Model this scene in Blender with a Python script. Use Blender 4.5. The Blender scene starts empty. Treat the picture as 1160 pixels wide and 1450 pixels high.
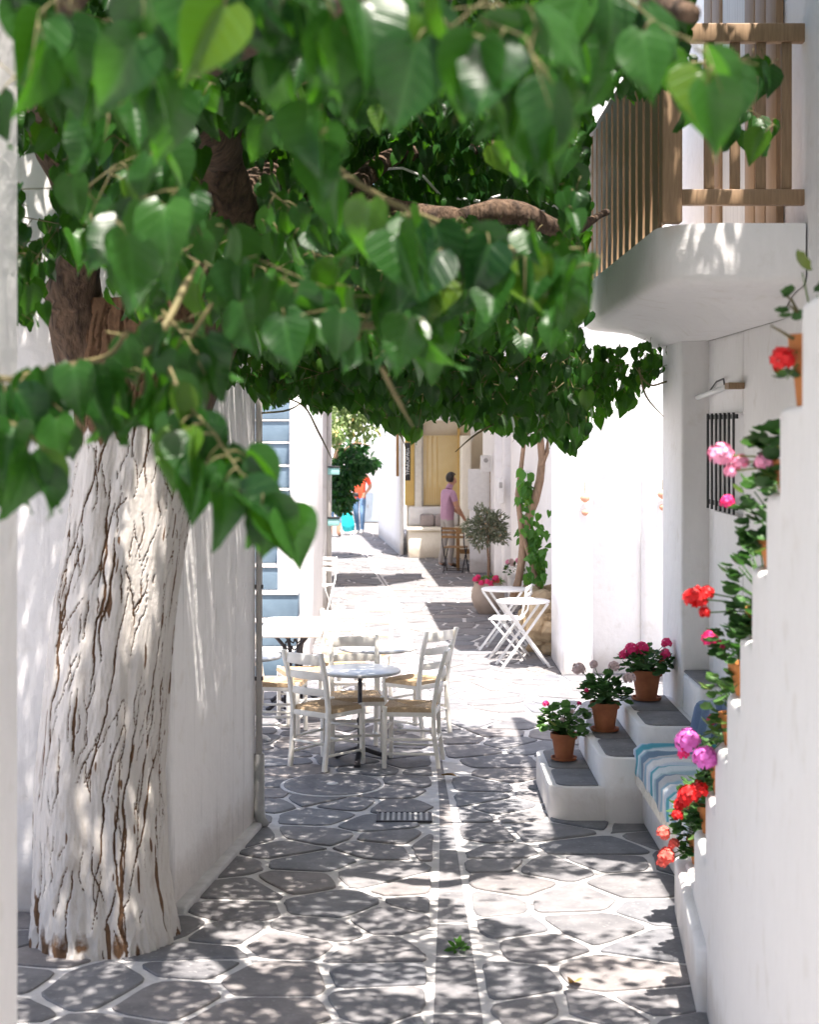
import bpy, bmesh, math, random
import numpy as np
from mathutils import Vector, Matrix, noise as mnoise

random.seed(7); RNG = np.random.default_rng(11)
SC = bpy.context.scene
COL = SC.collection
PI = math.pi

# ------------------------------------------------------------------ camera
F = 2300.0; HZ = 606.0; CH = 2.6            # focal length in photo pixels, horizon row, eye height above street
cam_d = bpy.data.cameras.new('camera'); cam = bpy.data.objects.new('camera', cam_d); COL.objects.link(cam)
cam_d.sensor_fit = 'VERTICAL'; cam_d.sensor_height = 36.0; cam_d.sensor_width = 28.8
cam_d.lens = F/1450*36.0
cam_d.shift_y = -(725-HZ)/1450
cam.location = (0, 0, CH); cam.rotation_euler = (PI/2, 0, 0)
cam_d.clip_start = 0.05; cam_d.clip_end = 2000
cam_d.dof.use_dof = True; cam_d.dof.focus_distance = 12.6; cam_d.dof.aperture_fstop = 3.6
SC.camera = cam

# ------------------------------------------------------------------ sky, sun, exposure
SUN_EL = math.radians(73); SUN_AZ = math.radians(162)      # azimuth clockwise from +Y
sd = Vector((math.cos(SUN_EL)*math.sin(SUN_AZ), math.cos(SUN_EL)*math.cos(SUN_AZ), math.sin(SUN_EL)))
w = bpy.data.worlds.new('World'); SC.world = w; w.use_nodes = True
nt = w.node_tree; bg = nt.nodes['Background']
sky = nt.nodes.new('ShaderNodeTexSky'); sky.sky_type = 'NISHITA'; sky.sun_disc = False
sky.sun_elevation = SUN_EL; sky.sun_rotation = SUN_AZ
sky.air_density = 0.8; sky.dust_density = 2.5; sky.ozone_density = 0.6
nt.links.new(sky.outputs['Color'], bg.inputs['Color']); bg.inputs['Strength'].default_value = 0.115
sun_d = bpy.data.lights.new('sun', 'SUN'); sun_d.energy = 4.6; sun_d.angle = math.radians(0.53); sun_d.color = (1.0, 0.925, 0.845)
sun = bpy.data.objects.new('sun', sun_d); COL.objects.link(sun); sun.location = (5, -10, 30)
sun.rotation_euler = sd.to_track_quat('Z', 'Y').to_euler()
vs = SC.view_settings; vs.view_transform = 'Standard'; vs.look = 'None'; vs.exposure = 1.85; vs.gamma = 1.0; vs.use_curve_mapping = False
SC.render.engine = 'CYCLES'
cy = SC.cycles; cy.use_denoising = True; cy.max_bounces = 10; cy.diffuse_bounces = 8; cy.glossy_bounces = 3
cy.transmission_bounces = 6; cy.transparent_max_bounces = 8; cy.caustics_reflective = False; cy.caustics_refractive = False
cy.sample_clamp_indirect = 8.0

# ------------------------------------------------------------------ helpers
def P(px, py, Y):
    """point seen at photo pixel (px, py) at distance Y"""
    return Vector(((px-580)*Y/F, Y, CH-(py-HZ)*Y/F))
def GY(py, z=0.0):
    return (CH-z)*F/(py-HZ)

class MB:
    def __init__(s): s.v = []; s.f = []; s.mi = []; s.cur = 0
    def add(s, vs, fs):
        o = len(s.v); s.v += [tuple(p) for p in vs]; s.f += [tuple(i+o for i in f) for f in fs]; s.mi += [s.cur]*len(fs); return s
    def box(s, x0, x1, y0, y1, z0, z1):
        return s.add([(x0,y0,z0),(x1,y0,z0),(x1,y1,z0),(x0,y1,z0),(x0,y0,z1),(x1,y0,z1),(x1,y1,z1),(x0,y1,z1)],
              [(3,2,1,0),(4,5,6,7),(0,1,5,4),(1,2,6,5),(2,3,7,6),(3,0,4,7)])
    def bar(s, a, b, w, h, up=(0,0,1)):
        a = Vector(a); b = Vector(b); d = (b-a).normalized(); u = Vector(up)
        if abs(d.dot(u)) > .98: u = Vector((0,1,0))
        x = d.cross(u).normalized(); y = x.cross(d).normalized(); vs = []
        for p in (a, b):
            for sx, sy in ((-1,-1),(1,-1),(1,1),(-1,1)): vs.append(p + x*sx*w/2 + y*sy*h/2)
        return s.add(vs, [(3,2,1,0),(4,5,6,7),(0,1,5,4),(1,2,6,5),(2,3,7,6),(3,0,4,7)])
    def prism(s, poly, z0, z1):
        n = len(poly); vs = [(x,y,z0) for x,y in poly]+[(x,y,z1) for x,y in poly]
        return s.add(vs, [tuple(range(n-1,-1,-1)), tuple(range(n,2*n))]+[(i,(i+1)%n,n+(i+1)%n,n+i) for i in range(n)])
    def lathe(s, prof, n=20, c=(0,0,0), cap=True):
        vs = []; m = len(prof)
        for r, z in prof:
            for k in range(n): a = 2*PI*k/n; vs.append((c[0]+r*math.cos(a), c[1]+r*math.sin(a), c[2]+z))
        fs = [(j*n+k, j*n+(k+1)%n, (j+1)*n+(k+1)%n, (j+1)*n+k) for j in range(m-1) for k in range(n)]
        if cap: fs += [tuple(range(n-1,-1,-1)), tuple(range((m-1)*n, m*n))]
        return s.add(vs, fs)
    def tube(s, pts, rad, n=8):
        pts = [Vector(p) for p in pts]; m = len(pts)
        if not hasattr(rad, '__len__'): rad = [rad]*m
        vs = []; ref = None
        for i, p in enumerate(pts):
            d = (pts[min(i+1,m-1)]-pts[max(i-1,0)]).normalized()
            if ref is None:
                ref = Vector((0,0,1)) if abs(d.z) < .9 else Vector((1,0,0))
            x = d.cross(ref); x = x.normalized() if x.length > 1e-5 else Vector((1,0,0)); y = d.cross(x).normalized(); ref = x.cross(d)*-1 if False else ref
            for k in range(n): a = 2*PI*k/n; vs.append(p + (x*math.cos(a)+y*math.sin(a))*rad[i])
        fs = [(j*n+k, j*n+(k+1)%n, (j+1)*n+(k+1)%n, (j+1)*n+k) for j in range(m-1) for k in range(n)]
        fs += [tuple(range(n-1,-1,-1)), tuple(range((m-1)*n, m*n))]
        return s.add(vs, fs)
    def build(s, name, mat, parent=None, smooth=False, bevel=0, seg=2, angle=35, fix=True):
        me = bpy.data.meshes.new(name); me.from_pydata(s.v, [], s.f)
        mats = mat if isinstance(mat, (list, tuple)) else [mat]
        for m in mats: me.materials.append(m)
        if len(mats) > 1: me.polygons.foreach_set('material_index', s.mi)
        if fix:
            b = bmesh.new(); b.from_mesh(me); bmesh.ops.recalc_face_normals(b, faces=b.faces)
            if bevel:
                es = [e for e in b.edges if len(e.link_faces) == 2 and e.calc_face_angle(0) > math.radians(angle)]
                bmesh.ops.bevel(b, geom=es, offset=bevel, segments=seg, profile=.5, affect='EDGES', clamp_overlap=True)
            b.to_mesh(me); b.free()
        if smooth or bevel:
            me.polygons.foreach_set('use_smooth', [True]*len(me.polygons))
            if bevel or smooth == 'auto': me.set_sharp_from_angle(angle=math.radians(50))
        me.update()
        o = bpy.data.objects.new(name, me); COL.objects.link(o)
        if parent is not None: put(o, parent)
        return o

def put(o, parent):
    """child whose mesh is in world coordinates keeps its place under the parent"""
    o.parent = parent
    if parent.get('_local') is None:
        q = parent; off = Vector((0,0,0))
        while q is not None: off += q.location; q = q.parent
        o.location = -off
def tag(o, label, cat, group=None, kind=None):
    if label: o['label'] = label
    if cat: o['category'] = cat
    if group: o['group'] = group
    if kind: o['kind'] = kind
    return o
def thing(name, label, cat, loc=(0,0,0), group=None, rz=0, local=False):
    o = bpy.data.objects.new(name, None); COL.objects.link(o); o.location = loc; o.rotation_euler = (0,0,rz)
    o.empty_display_size = .1
    if local: o['_local'] = 1
    return tag(o, label, cat, group)
def kids(o): return [c for c in ALLKIDS.get(o.name, [])] if False else list(o.children)
def dup(root, loc, rz=0, label=None, name=None, scale=None):
    def rec(o, par):
        c = o.copy(); COL.objects.link(c)
        if par is not None: c.parent = par
        for ch in o.children: rec(ch, c)
        return c
    r = rec(root, None); r.location = loc; r.rotation_euler = (0,0,rz)
    if scale: r.scale = (scale,)*3
    if label: r['label'] = label
    return r
def fast_mesh(name, V, Fc, mat, parent=None, attr=None, uv=None, smooth=True, kind=None):
    """V (n,3), Fc (m,k) with constant k"""
    me = bpy.data.meshes.new(name); V = np.asarray(V, dtype=np.float32); Fc = np.asarray(Fc, dtype=np.int32)
    n, (m, k) = len(V), Fc.shape
    me.vertices.add(n); me.vertices.foreach_set('co', V.ravel())
    me.loops.add(m*k); me.loops.foreach_set('vertex_index', Fc.ravel())
    me.polygons.add(m); me.polygons.foreach_set('loop_start', np.arange(0, m*k, k, dtype=np.int32))
    me.polygons.foreach_set('use_smooth', np.full(m, smooth))
    if attr is not None:
        for an, av in attr.items():
            a = me.attributes.new(an, 'FLOAT', 'POINT'); a.data.foreach_set('value', np.asarray(av, dtype=np.float32))
    if uv is not None:
        l = me.uv_layers.new(name='UVMap'); l.data.foreach_set('uv', np.asarray(uv, dtype=np.float32)[Fc.ravel()].ravel())
    me.materials.append(mat); me.update(calc_edges=True)
    o = bpy.data.objects.new(name, me); COL.objects.link(o)
    if parent is not None: put(o, parent)
    if kind: o['kind'] = kind
    return o

# ------------------------------------------------------------------ materials
def newmat(name):
    m = bpy.data.materials.new(name); m.use_nodes = True
    return m, m.node_tree, m.node_tree.nodes['Principled BSDF']
def N(nt, t, **kw):
    n = nt.nodes.new(t)
    for k, v in kw.items():
        if k in n.inputs: n.inputs[k].default_value = v
        else: setattr(n, k, v)
    return n
def rgb(c): return (c[0], c[1], c[2], 1)
def coords(nt, kind, scale=(1,1,1)):
    if kind == 'pos': src = N(nt, 'ShaderNodeNewGeometry').outputs['Position']
    else: src = N(nt, 'ShaderNodeTexCoord').outputs['Object']
    mp = N(nt, 'ShaderNodeMapping'); mp.inputs['Scale'].default_value = scale
    nt.links.new(src, mp.inputs['Vector']); return mp.outputs['Vector']
def ramp(nt, src, stops):
    r = N(nt, 'ShaderNodeValToRGB'); e = r.color_ramp.elements
    while len(e) < len(stops): e.new(.5)
    for i, (p, c) in enumerate(stops): e[i].position = p; e[i].color = rgb(c) if len(c) == 3 else c
    nt.links.new(src, r.inputs['Fac']); return r.outputs['Color']
def mix(nt, f, a, b, mode='MIX'):
    n = N(nt, 'ShaderNodeMix', data_type='RGBA', blend_type=mode)
    for s, i in ((f, 0), (a, 6), (b, 7)):
        if isinstance(s, (int, float)): n.inputs[i].default_value = s
        elif isinstance(s, tuple): n.inputs[i].default_value = rgb(s)
        else: nt.links.new(s, n.inputs[i])
    return n.outputs[2]
def noise(nt, vec, scale, detail=3, rough=.55):
    n = N(nt, 'ShaderNodeTexNoise', Scale=scale, Detail=detail, Roughness=rough); nt.links.new(vec, n.inputs['Vector']); return n.outputs['Fac']
def bump(nt, bs, h, strength, dist=.01, prev=None):
    b = N(nt, 'ShaderNodeBump', Strength=strength, Distance=dist); nt.links.new(h, b.inputs['Height'])
    if prev is not None: nt.links.new(prev, b.inputs['Normal'])
    nt.links.new(b.outputs['Normal'], bs.inputs['Normal']); return b.outputs['Normal']
def simple(name, c1, c2=None, scale=8, rough=.6, bumps=.15, bdist=.004, stretch=(1,1,1), kind='obj', metallic=0, spec=.4, rand=0, detail=4):
    m, nt, bs = newmat(name); v = coords(nt, kind, stretch); f = noise(nt, v, scale, detail)
    c = ramp(nt, f, [(.3, c1), (.7, c2 or tuple(x*.8 for x in c1))])
    if rand:
        oi = N(nt, 'ShaderNodeObjectInfo'); hs = N(nt, 'ShaderNodeHueSaturation')
        mr = N(nt, 'ShaderNodeMapRange'); mr.inputs['To Min'].default_value = 1-rand; mr.inputs['To Max'].default_value = 1+rand
        nt.links.new(oi.outputs['Random'], mr.inputs['Value']); nt.links.new(mr.outputs[0], hs.inputs['Value']); nt.links.new(c, hs.inputs['Color']); c = hs.outputs['Color']
    nt.links.new(c, bs.inputs['Base Color']); bs.inputs['Roughness'].default_value = rough; bs.inputs['Metallic'].default_value = metallic
    bs.inputs['Specular IOR Level'].default_value = spec
    if bumps: bump(nt, bs, f, bumps, bdist)
    return m

def plaster(name, streak=.0, tint=(1,1,1)):
    m, nt, bs = newmat(name); v = coords(nt, 'pos')
    big = noise(nt, v, .9, 4); mid = noise(nt, v, 7, 5); fine = noise(nt, v, 55, 3)
    a = tuple(x*y for x, y in zip((.80,.782,.776), tint)); b = tuple(x*y for x, y in zip((.87,.852,.846), tint))
    c = mix(nt, big, a, b)
    sp = ramp(nt, mid, [(.30, (.93,.92,.90)), (.42, (1,1,1))]); c = mix(nt, 1.0, c, sp, 'MULTIPLY')
    if streak:
        vs_ = coords(nt, 'pos', (9, 9, .55)); s = noise(nt, vs_, 1.6, 6, .65)
        k = ramp(nt, s, [(.56, (1,1,1)), (.72, (1-streak,)*3)]); c = mix(nt, 1.0, c, k, 'MULTIPLY')
    # grime splashed up from the paving, in patches
    sz = N(nt, 'ShaderNodeSeparateXYZ'); nt.links.new(v, sz.inputs[0]); dn = noise(nt, v, 4.5, 6, .7)
    k_ = N(nt, 'ShaderNodeMath', operation='MULTIPLY_ADD'); nt.links.new(dn, k_.inputs[0]); k_.inputs[1].default_value = -.30; nt.links.new(sz.outputs[2], k_.inputs[2])
    c = mix(nt, 1.0, c, ramp(nt, k_.outputs[0], [(-.0,(.80,.77,.74)), (.14,(1,1,1))]), 'MULTIPLY')
    vb = coords(nt, 'pos', (1, 1, .35)); br_ = noise(nt, vb, 22, 5, .7); c = mix(nt, .16, c, ramp(nt, br_, [(.32,(.80,.79,.78)), (.60,(1,1,1))]), 'MULTIPLY')
    nt.links.new(c, bs.inputs['Base Color']); bs.inputs['Roughness'].default_value = .85; bs.inputs['Specular IOR Level'].default_value = .2
    n1 = bump(nt, bs, big, .6, .07); n2 = bump(nt, bs, mid, .5, .018, n1); n3 = bump(nt, bs, br_, .25, .006, n2); bump(nt, bs, fine, .3, .003, n3)
    return m
M = {}
M['plaster'] = plaster('white_plaster'); M['plaster_streak'] = plaster('streaked_plaster', .24)
M['plaster_warm'] = plaster('warm_plaster', 0, (1,.95,.82))
M['mortar'] = simple('white_mortar', (.66,.64,.63), (.50,.48,.47), 9, .9, .4, .01, kind='pos')
def slate():
    m, nt, bs = newmat('slate'); v = coords(nt, 'pos'); oi = N(nt, 'ShaderNodeObjectInfo')
    at = N(nt, 'ShaderNodeAttribute', attribute_name='rnd')
    ad = N(nt, 'ShaderNodeMath', operation='ADD'); nt.links.new(oi.outputs['Random'], ad.inputs[0]); nt.links.new(at.outputs['Fac'], ad.inputs[1])
    fr = N(nt, 'ShaderNodeMath', operation='FRACT'); nt.links.new(ad.outputs[0], fr.inputs[0])
    base = ramp(nt, fr.outputs[0], [(0,(.15,.15,.16)), (.3,(.195,.19,.195)), (.5,(.165,.172,.19)), (.7,(.215,.198,.195)), (.85,(.175,.168,.172)), (1,(.155,.162,.18))])
    n1 = noise(nt, v, 5, 6, .65); n2 = noise(nt, v, 38, 4)
    c = mix(nt, 1.0, base, ramp(nt, n1, [(.25,(.62,.62,.64)), (.75,(1.35,1.33,1.3))]), 'MULTIPLY')
    wear = ramp(nt, n2, [(.60,(0,0,0)), (.72,(.28,.28,.28))]); c = mix(nt, wear, c, (.5,.49,.48))
    nt.links.new(c, bs.inputs['Base Color']); bs.inputs['Roughness'].default_value = .7; bs.inputs['Specular IOR Level'].default_value = .35
    q = bump(nt, bs, n1, .5, .012); bump(nt, bs, n2, .3, .003, q)
    return m
M['slate'] = slate()
M['white_paint'] = simple('white_wood_paint', (.82,.785,.72), (.72,.68,.61), 14, .5, .12, .002)
M['white_metal'] = simple('white_metal_paint', (.82,.81,.80), (.74,.73,.72), 20, .4, .05, .001)
M['marble'] = simple('pale_table_top', (.74,.75,.76), (.66,.68,.69), 5, .28, .02, .001)
M['rush'] = simple('rush_weave', (.47,.345,.215), (.34,.235,.13), 60, .75, .5, .003, stretch=(1,1,1))
M['iron'] = simple('dark_iron', (.028,.026,.032), (.045,.04,.045), 25, .5, .2, .001)
M['black'] = simple('black_paint', (.02,.02,.022), (.03,.03,.03), 25, .45, .05, .001)
M['terracotta'] = simple('terracotta', (.42,.15,.065), (.30,.10,.045), 12, .8, .25, .002, rand=.15)
M['orange_pot'] = simple('orange_terracotta', (.55,.21,.06), (.44,.16,.05), 12, .8, .2, .002, rand=.12)
M['soil'] = simple('soil', (.035,.022,.014), (.06,.04,.025), 40, .95, .6, .006)
M['brown_wood'] = simple('brown_painted_wood', (.33,.215,.125), (.235,.15,.085), 6, .6, .25, .003, stretch=(14,14,1.2), kind='pos')
M['wood'] = simple('oiled_wood', (.34,.19,.07), (.23,.12,.045), 8, .5, .2, .002, stretch=(10,10,1.5))
M['blue'] = simple('blue_painted_riser', (.12,.175,.225), (.09,.135,.18), 5, .75, .2, .004, kind='pos')
M['grey_metal'] = simple('grey_metal', (.42,.41,.40), (.33,.32,.31), 12, .5, .1, .001)
M['pipe'] = simple('weathered_pipe', (.55,.53,.51), (.40,.37,.34), 7, .7, .2, .003, stretch=(1,1,.3))
M['turquoise'] = simple('turquoise_paint', (.33,.62,.58), (.28,.55,.53), 8, .5, .05)
M['door_grey'] = simple('pale_blue_grey_door', (.50,.57,.62), (.44,.51,.56), 5, .6, .08)
M['yellow'] = simple('ochre_yellow_panel', (.72,.50,.17), (.62,.42,.13), 3, .35, .05, kind='pos')
M['glass_yellow'] = simple('yellow_shop_glass', (.66,.50,.22), (.74,.60,.34), 1.5, .12, 0, kind='pos', spec=.6)
M['cushion_grey'] = simple('mauve_grey_cushion', (.36,.31,.31), (.30,.26,.26), 30, .9, .2, .003)
M['stoneware'] = simple('beige_stoneware', (.50,.41,.34), (.42,.34,.28), 6, .75, .3, .004)
M['vine_bark'] = simple('pale_vine_bark', (.34,.225,.15), (.22,.14,.09), 16, .85, .6, .008, stretch=(3,3,.6), kind='pos')
M['twig'] = simple('tan_twig', (.16,.13,.055), (.09,.08,.03), 22, .7, .35, .003)
M['bark'] = simple('brown_bark', (.15,.095,.062), (.03,.019,.013), 16, .95, 1.0, .05, stretch=(1.6,1.6,.45), kind='pos', detail=7)
M['rock'] = simple('ochre_rock', (.56,.43,.27), (.38,.27,.16), 9, .9, .7, .02, kind='pos', rand=.2)
M['pink'] = simple('pink_petal', (.85,.06,.22), (.75,.03,.15), 30, .6, 0)
M['hotpink'] = simple('magenta_petal', (.88,.035,.22), (.78,.02,.15), 30, .6, 0)
M['violet'] = simple('violet_pink_petal', (.72,.12,.55), (.80,.22,.62), 30, .6, 0)
M['palepink'] = simple('pale_pink_petal', (.85,.36,.52), (.80,.28,.45), 30, .6, 0)
M['blush'] = simple('faded_blush_petal', (.72,.56,.55), (.60,.42,.42), 30, .7, 0)
M['red'] = simple('red_petal', (.75,.012,.012), (.55,.006,.01), 30, .55, 0)
M['coral'] = simple('coral_petal', (.85,.16,.12), (.75,.10,.08), 30, .6, 0)
M['tube'] = simple('frosted_tube', (.85,.85,.84), (.8,.8,.8), 10, .3, 0)
M['curtain'] = simple('white_curtain', (.72,.72,.72), (.55,.55,.56), 4, .9, .3, .02, stretch=(1,14,.2), kind='pos')
M['darkroom'] = simple('dark_interior', (.03,.028,.026), (.05,.045,.04), 3, .9, 0)
M['skin'] = simple('skin', (.52,.28,.18), (.47,.25,.16), 20, .55, 0)
M['hair'] = simple('black_hair', (.018,.013,.011), (.03,.022,.018), 40, .5, .4, .004)
M['lilac'] = simple('mauve_shirt', (.46,.27,.38), (.40,.23,.33), 12, .85, .3, .01)
M['stone_trouser'] = simple('grey_trousers', (.40,.375,.35), (.34,.31,.29), 9, .9, .3, .01)
M['shoe'] = simple('brown_shoe', (.08,.05,.035), (.05,.03,.02), 20, .6, .1)
M['orange_shirt'] = simple('orange_shirt', (.85,.12,.05), (.72,.08,.035), 12, .85, .3, .01)
M['jeans'] = simple('blue_jeans', (.10,.19,.33), (.17,.28,.43), 9, .9, .2, .005)
M['navy'] = simple('navy_cloth', (.025,.045,.13), (.02,.03,.1), 12, .85, .2, .005)
M['bag'] = simple('turquoise_bag', (.02,.52,.55), (.015,.42,.46), 8, .5, .3, .02)
M['trainer'] = simple('pale_trainer', (.6,.58,.56), (.5,.48,.46), 20, .7, 0)
M['awning'] = simple('cream_shade_sheet', (.62,.57,.48), (.55,.50,.42), 6, .9, .1)  # only for the unseen sheets added to shade the lane
def stripes(name, cols, scale, axis=1):
    m, nt, bs = newmat(name); v = coords(nt, 'obj'); sx = N(nt, 'ShaderNodeSeparateXYZ'); nt.links.new(v, sx.inputs[0])
    mu = N(nt, 'ShaderNodeMath', operation='MULTIPLY'); mu.inputs[1].default_value = scale; nt.links.new(sx.outputs[axis], mu.inputs[0])
    fr = N(nt, 'ShaderNodeMath', operation='FRACT'); nt.links.new(mu.outputs[0], fr.inputs[0])
    n = len(cols); r = N(nt, 'ShaderNodeValToRGB'); r.color_ramp.interpolation = 'LINEAR'; e = r.color_ramp.elements
    while len(e) < 2*n: e.new(.5)
    for i, c in enumerate(cols):
        e[2*i].position = i/n+.02; e[2*i].color = rgb(c); e[2*i+1].position = (i+1)/n-.02; e[2*i+1].color = rgb(c)
    nt.links.new(fr.outputs[0], r.inputs['Fac']); f = noise(nt, v, 160, 2)
    c = mix(nt, .35, r.outputs['Color'], ramp(nt, f, [(.3,(.55,.55,.55)), (.7,(1,1,1))]), 'MULTIPLY')
    nt.links.new(c, bs.inputs['Base Color']); bs.inputs['Roughness'].default_value = .95; bump(nt, bs, f, .4, .003)
    return m
M['stripe'] = stripes('striped_rug', [(.16,.25,.36),(.34,.50,.58),(.66,.74,.80),(.08,.36,.46),(.55,.64,.76),(.78,.79,.81),(.28,.45,.58),(.52,.54,.58)], 1.55)
M['denim'] = stripes('blue_striped_cushion', [(.20,.28,.42),(.42,.50,.60),(.14,.20,.33)], 7, 0)

def leafmat(name, dark, light, trans, tw=.35, veins=True, rough=.36):
    m, nt, bs = newmat(name); out = nt.nodes['Material Output']
    oi = N(nt, 'ShaderNodeObjectInfo'); at = N(nt, 'ShaderNodeAttribute', attribute_name='rnd')
    ad = N(nt, 'ShaderNodeMath', operation='ADD'); nt.links.new(oi.outputs['Random'], ad.inputs[0]); nt.links.new(at.outputs['Fac'], ad.inputs[1])
    fr = N(nt, 'ShaderNodeMath', operation='FRACT'); nt.links.new(ad.outputs[0], fr.inputs[0])
    c = ramp(nt, fr.outputs[0], [(0, dark), (.6, tuple((a+b)/2 for a, b in zip(dark, light))), (.93, light), (.99, (light[0]*2.6, light[1]*1.35, light[2]*.9))])
    t = ramp(nt, fr.outputs[0], [(0, tuple(x*.8 for x in trans)), (1, tuple(x*1.15 for x in trans))])
    if veins:
        uv = N(nt, 'ShaderNodeUVMap'); sp = N(nt, 'ShaderNodeSeparateXYZ'); nt.links.new(uv.outputs[0], sp.inputs[0])
        ab = N(nt, 'ShaderNodeMath', operation='ABSOLUTE'); nt.links.new(sp.outputs[0], ab.inputs[0])
        k = N(nt, 'ShaderNodeMath', operation='MULTIPLY_ADD'); nt.links.new(ab.outputs[0], k.inputs[0]); k.inputs[1].default_value = -.35; nt.links.new(sp.outputs[1], k.inputs[2])
        k2 = N(nt, 'ShaderNodeMath', operation='MULTIPLY'); nt.links.new(k.outputs[0], k2.inputs[0]); k2.inputs[1].default_value = 6.5
        pp = N(nt, 'ShaderNodeMath', operation='PINGPONG'); nt.links.new(k2.outputs[0], pp.inputs[0]); pp.inputs[1].default_value = .5
        v1 = ramp(nt, pp.outputs[0], [(.0,(1,1,1)), (.12,(0,0,0))]); v2 = ramp(nt, ab.outputs[0], [(.03,(1,1,1)), (.1,(0,0,0))])
        vv = mix(nt, 1.0, v1, v2, 'LIGHTEN'); fc = mix(nt, 1.0, vv, (.24,.24,.24), 'MULTIPLY')
        c = mix(nt, fc, c, tuple(min(1, x*1.9+.02) for x in light))
        bw = N(nt, 'ShaderNodeRGBToBW'); nt.links.new(vv, bw.inputs[0]); b = N(nt, 'ShaderNodeBump', Strength=.22, Distance=.003, invert=True)
        nt.links.new(bw.outputs[0], b.inputs['Height']); nt.links.new(b.outputs[0], bs.inputs['Normal'])
    g = N(nt, 'ShaderNodeNewGeometry'); under = mix(nt, .5, c, tuple(min(1, x*1.25+.012) for x in light))
    c2 = mix(nt, g.outputs['Backfacing'], c, under)
    nt.links.new(c2, bs.inputs['Base Color']); bs.inputs['Roughness'].default_value = rough; bs.inputs['Specular IOR Level'].default_value = .26
    tr = N(nt, 'ShaderNodeBsdfTranslucent'); nt.links.new(t, tr.inputs['Color'])
    ms = N(nt, 'ShaderNodeMixShader'); ms.inputs[0].default_value = tw
    nt.links.new(bs.outputs[0], ms.inputs[1]); nt.links.new(tr.outputs[0], ms.inputs[2]); nt.links.new(ms.outputs[0], out.inputs['Surface'])
    return m
M['leaf'] = leafmat('mulberry_leaf', (.005,.025,.007), (.022,.076,.011), (.080,.27,.008), .31, rough=.32)
M['gleaf'] = leafmat('geranium_leaf', (.020,.060,.018), (.055,.125,.035), (.07,.22,.03), .25, veins=False, rough=.5)
M['gleaf_light'] = leafmat('light_geranium_leaf', (.055,.125,.035), (.10,.20,.06), (.14,.32,.06), .3, veins=False, rough=.5)
M['oleaf'] = leafmat('olive_leaf', (.10,.125,.075), (.24,.25,.19), (.15,.20,.08), .2, veins=False, rough=.5)
M['paleleaf'] = leafmat('pale_variegated_leaf', (.12,.20,.06), (.42,.48,.26), (.25,.42,.10), .35, veins=False, rough=.5)
M['darkleaf'] = leafmat('dark_citrus_leaf', (.014,.055,.018), (.035,.10,.03), (.05,.20,.03), .25, veins=False)
M['vineleaf'] = leafmat('vine_leaf', (.05,.14,.025), (.09,.22,.04), (.16,.42,.05), .4, veins=False)
M['bell'] = simple('pale_terracotta', (.66,.36,.25), (.58,.30,.2), 12, .8, .2, .002)
M['dryleaf'] = simple('dry_leaf', (.42,.24,.06), (.30,.15,.04), 20, .7, .2)
# ------------------------------------------------------------------ ground: street of whitewashed flagstones
g = MB(); g.add([(-300,-300,-.03),(300,-300,-.03),(300,400,-.03),(-300,400,-.03)], [(0,1,2,3)])
ground = g.build('ground', M['mortar']); tag(ground, 'pale whitewashed ground around the lane', 'ground', kind='structure')
g = MB(); g.add([(-4.2,-8,-.006),(4.2,-8,-.006),(4.2,50,-.006),(-4.2,50,-.006)], [(0,1,2,3)])
street = g.build('street', M['mortar']); tag(street, 'lane paved with grey flagstones and white painted joints', 'street', kind='structure')
DR = [(.17,-8,.17),(.19,6,.15),(.215,7.2,.13),(.235,9.3,.088),(.245,11,.06),(.23,13,.042),(-.19,24.3,.03),(-.67,30.4,.03),(-1.3,38,.03),(-2.0,50,.03)]
def drain(Y):
    for (x0,y0,w0),(x1,y1,w1) in zip(DR, DR[1:]):
        if y0 <= Y <= y1: t = (Y-y0)/(y1-y0); return x0+(x1-x0)*t, w0+(w1-w0)*t
    return DR[-1][0], .05
def clip(poly, nx, ny, d):
    """keep nx*x+ny*y <= d"""
    out = []; n = len(poly)
    for i in range(n):
        a = poly[i]; b = poly[(i+1)%n]; da = nx*a[0]+ny*a[1]-d; db = nx*b[0]+ny*b[1]-d
        if da <= 0: out.append(a)
        if (da < 0 < db) or (db < 0 < da): t = da/(da-db); out.append((a[0]+(b[0]-a[0])*t, a[1]+(b[1]-a[1])*t))
    return out
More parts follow.
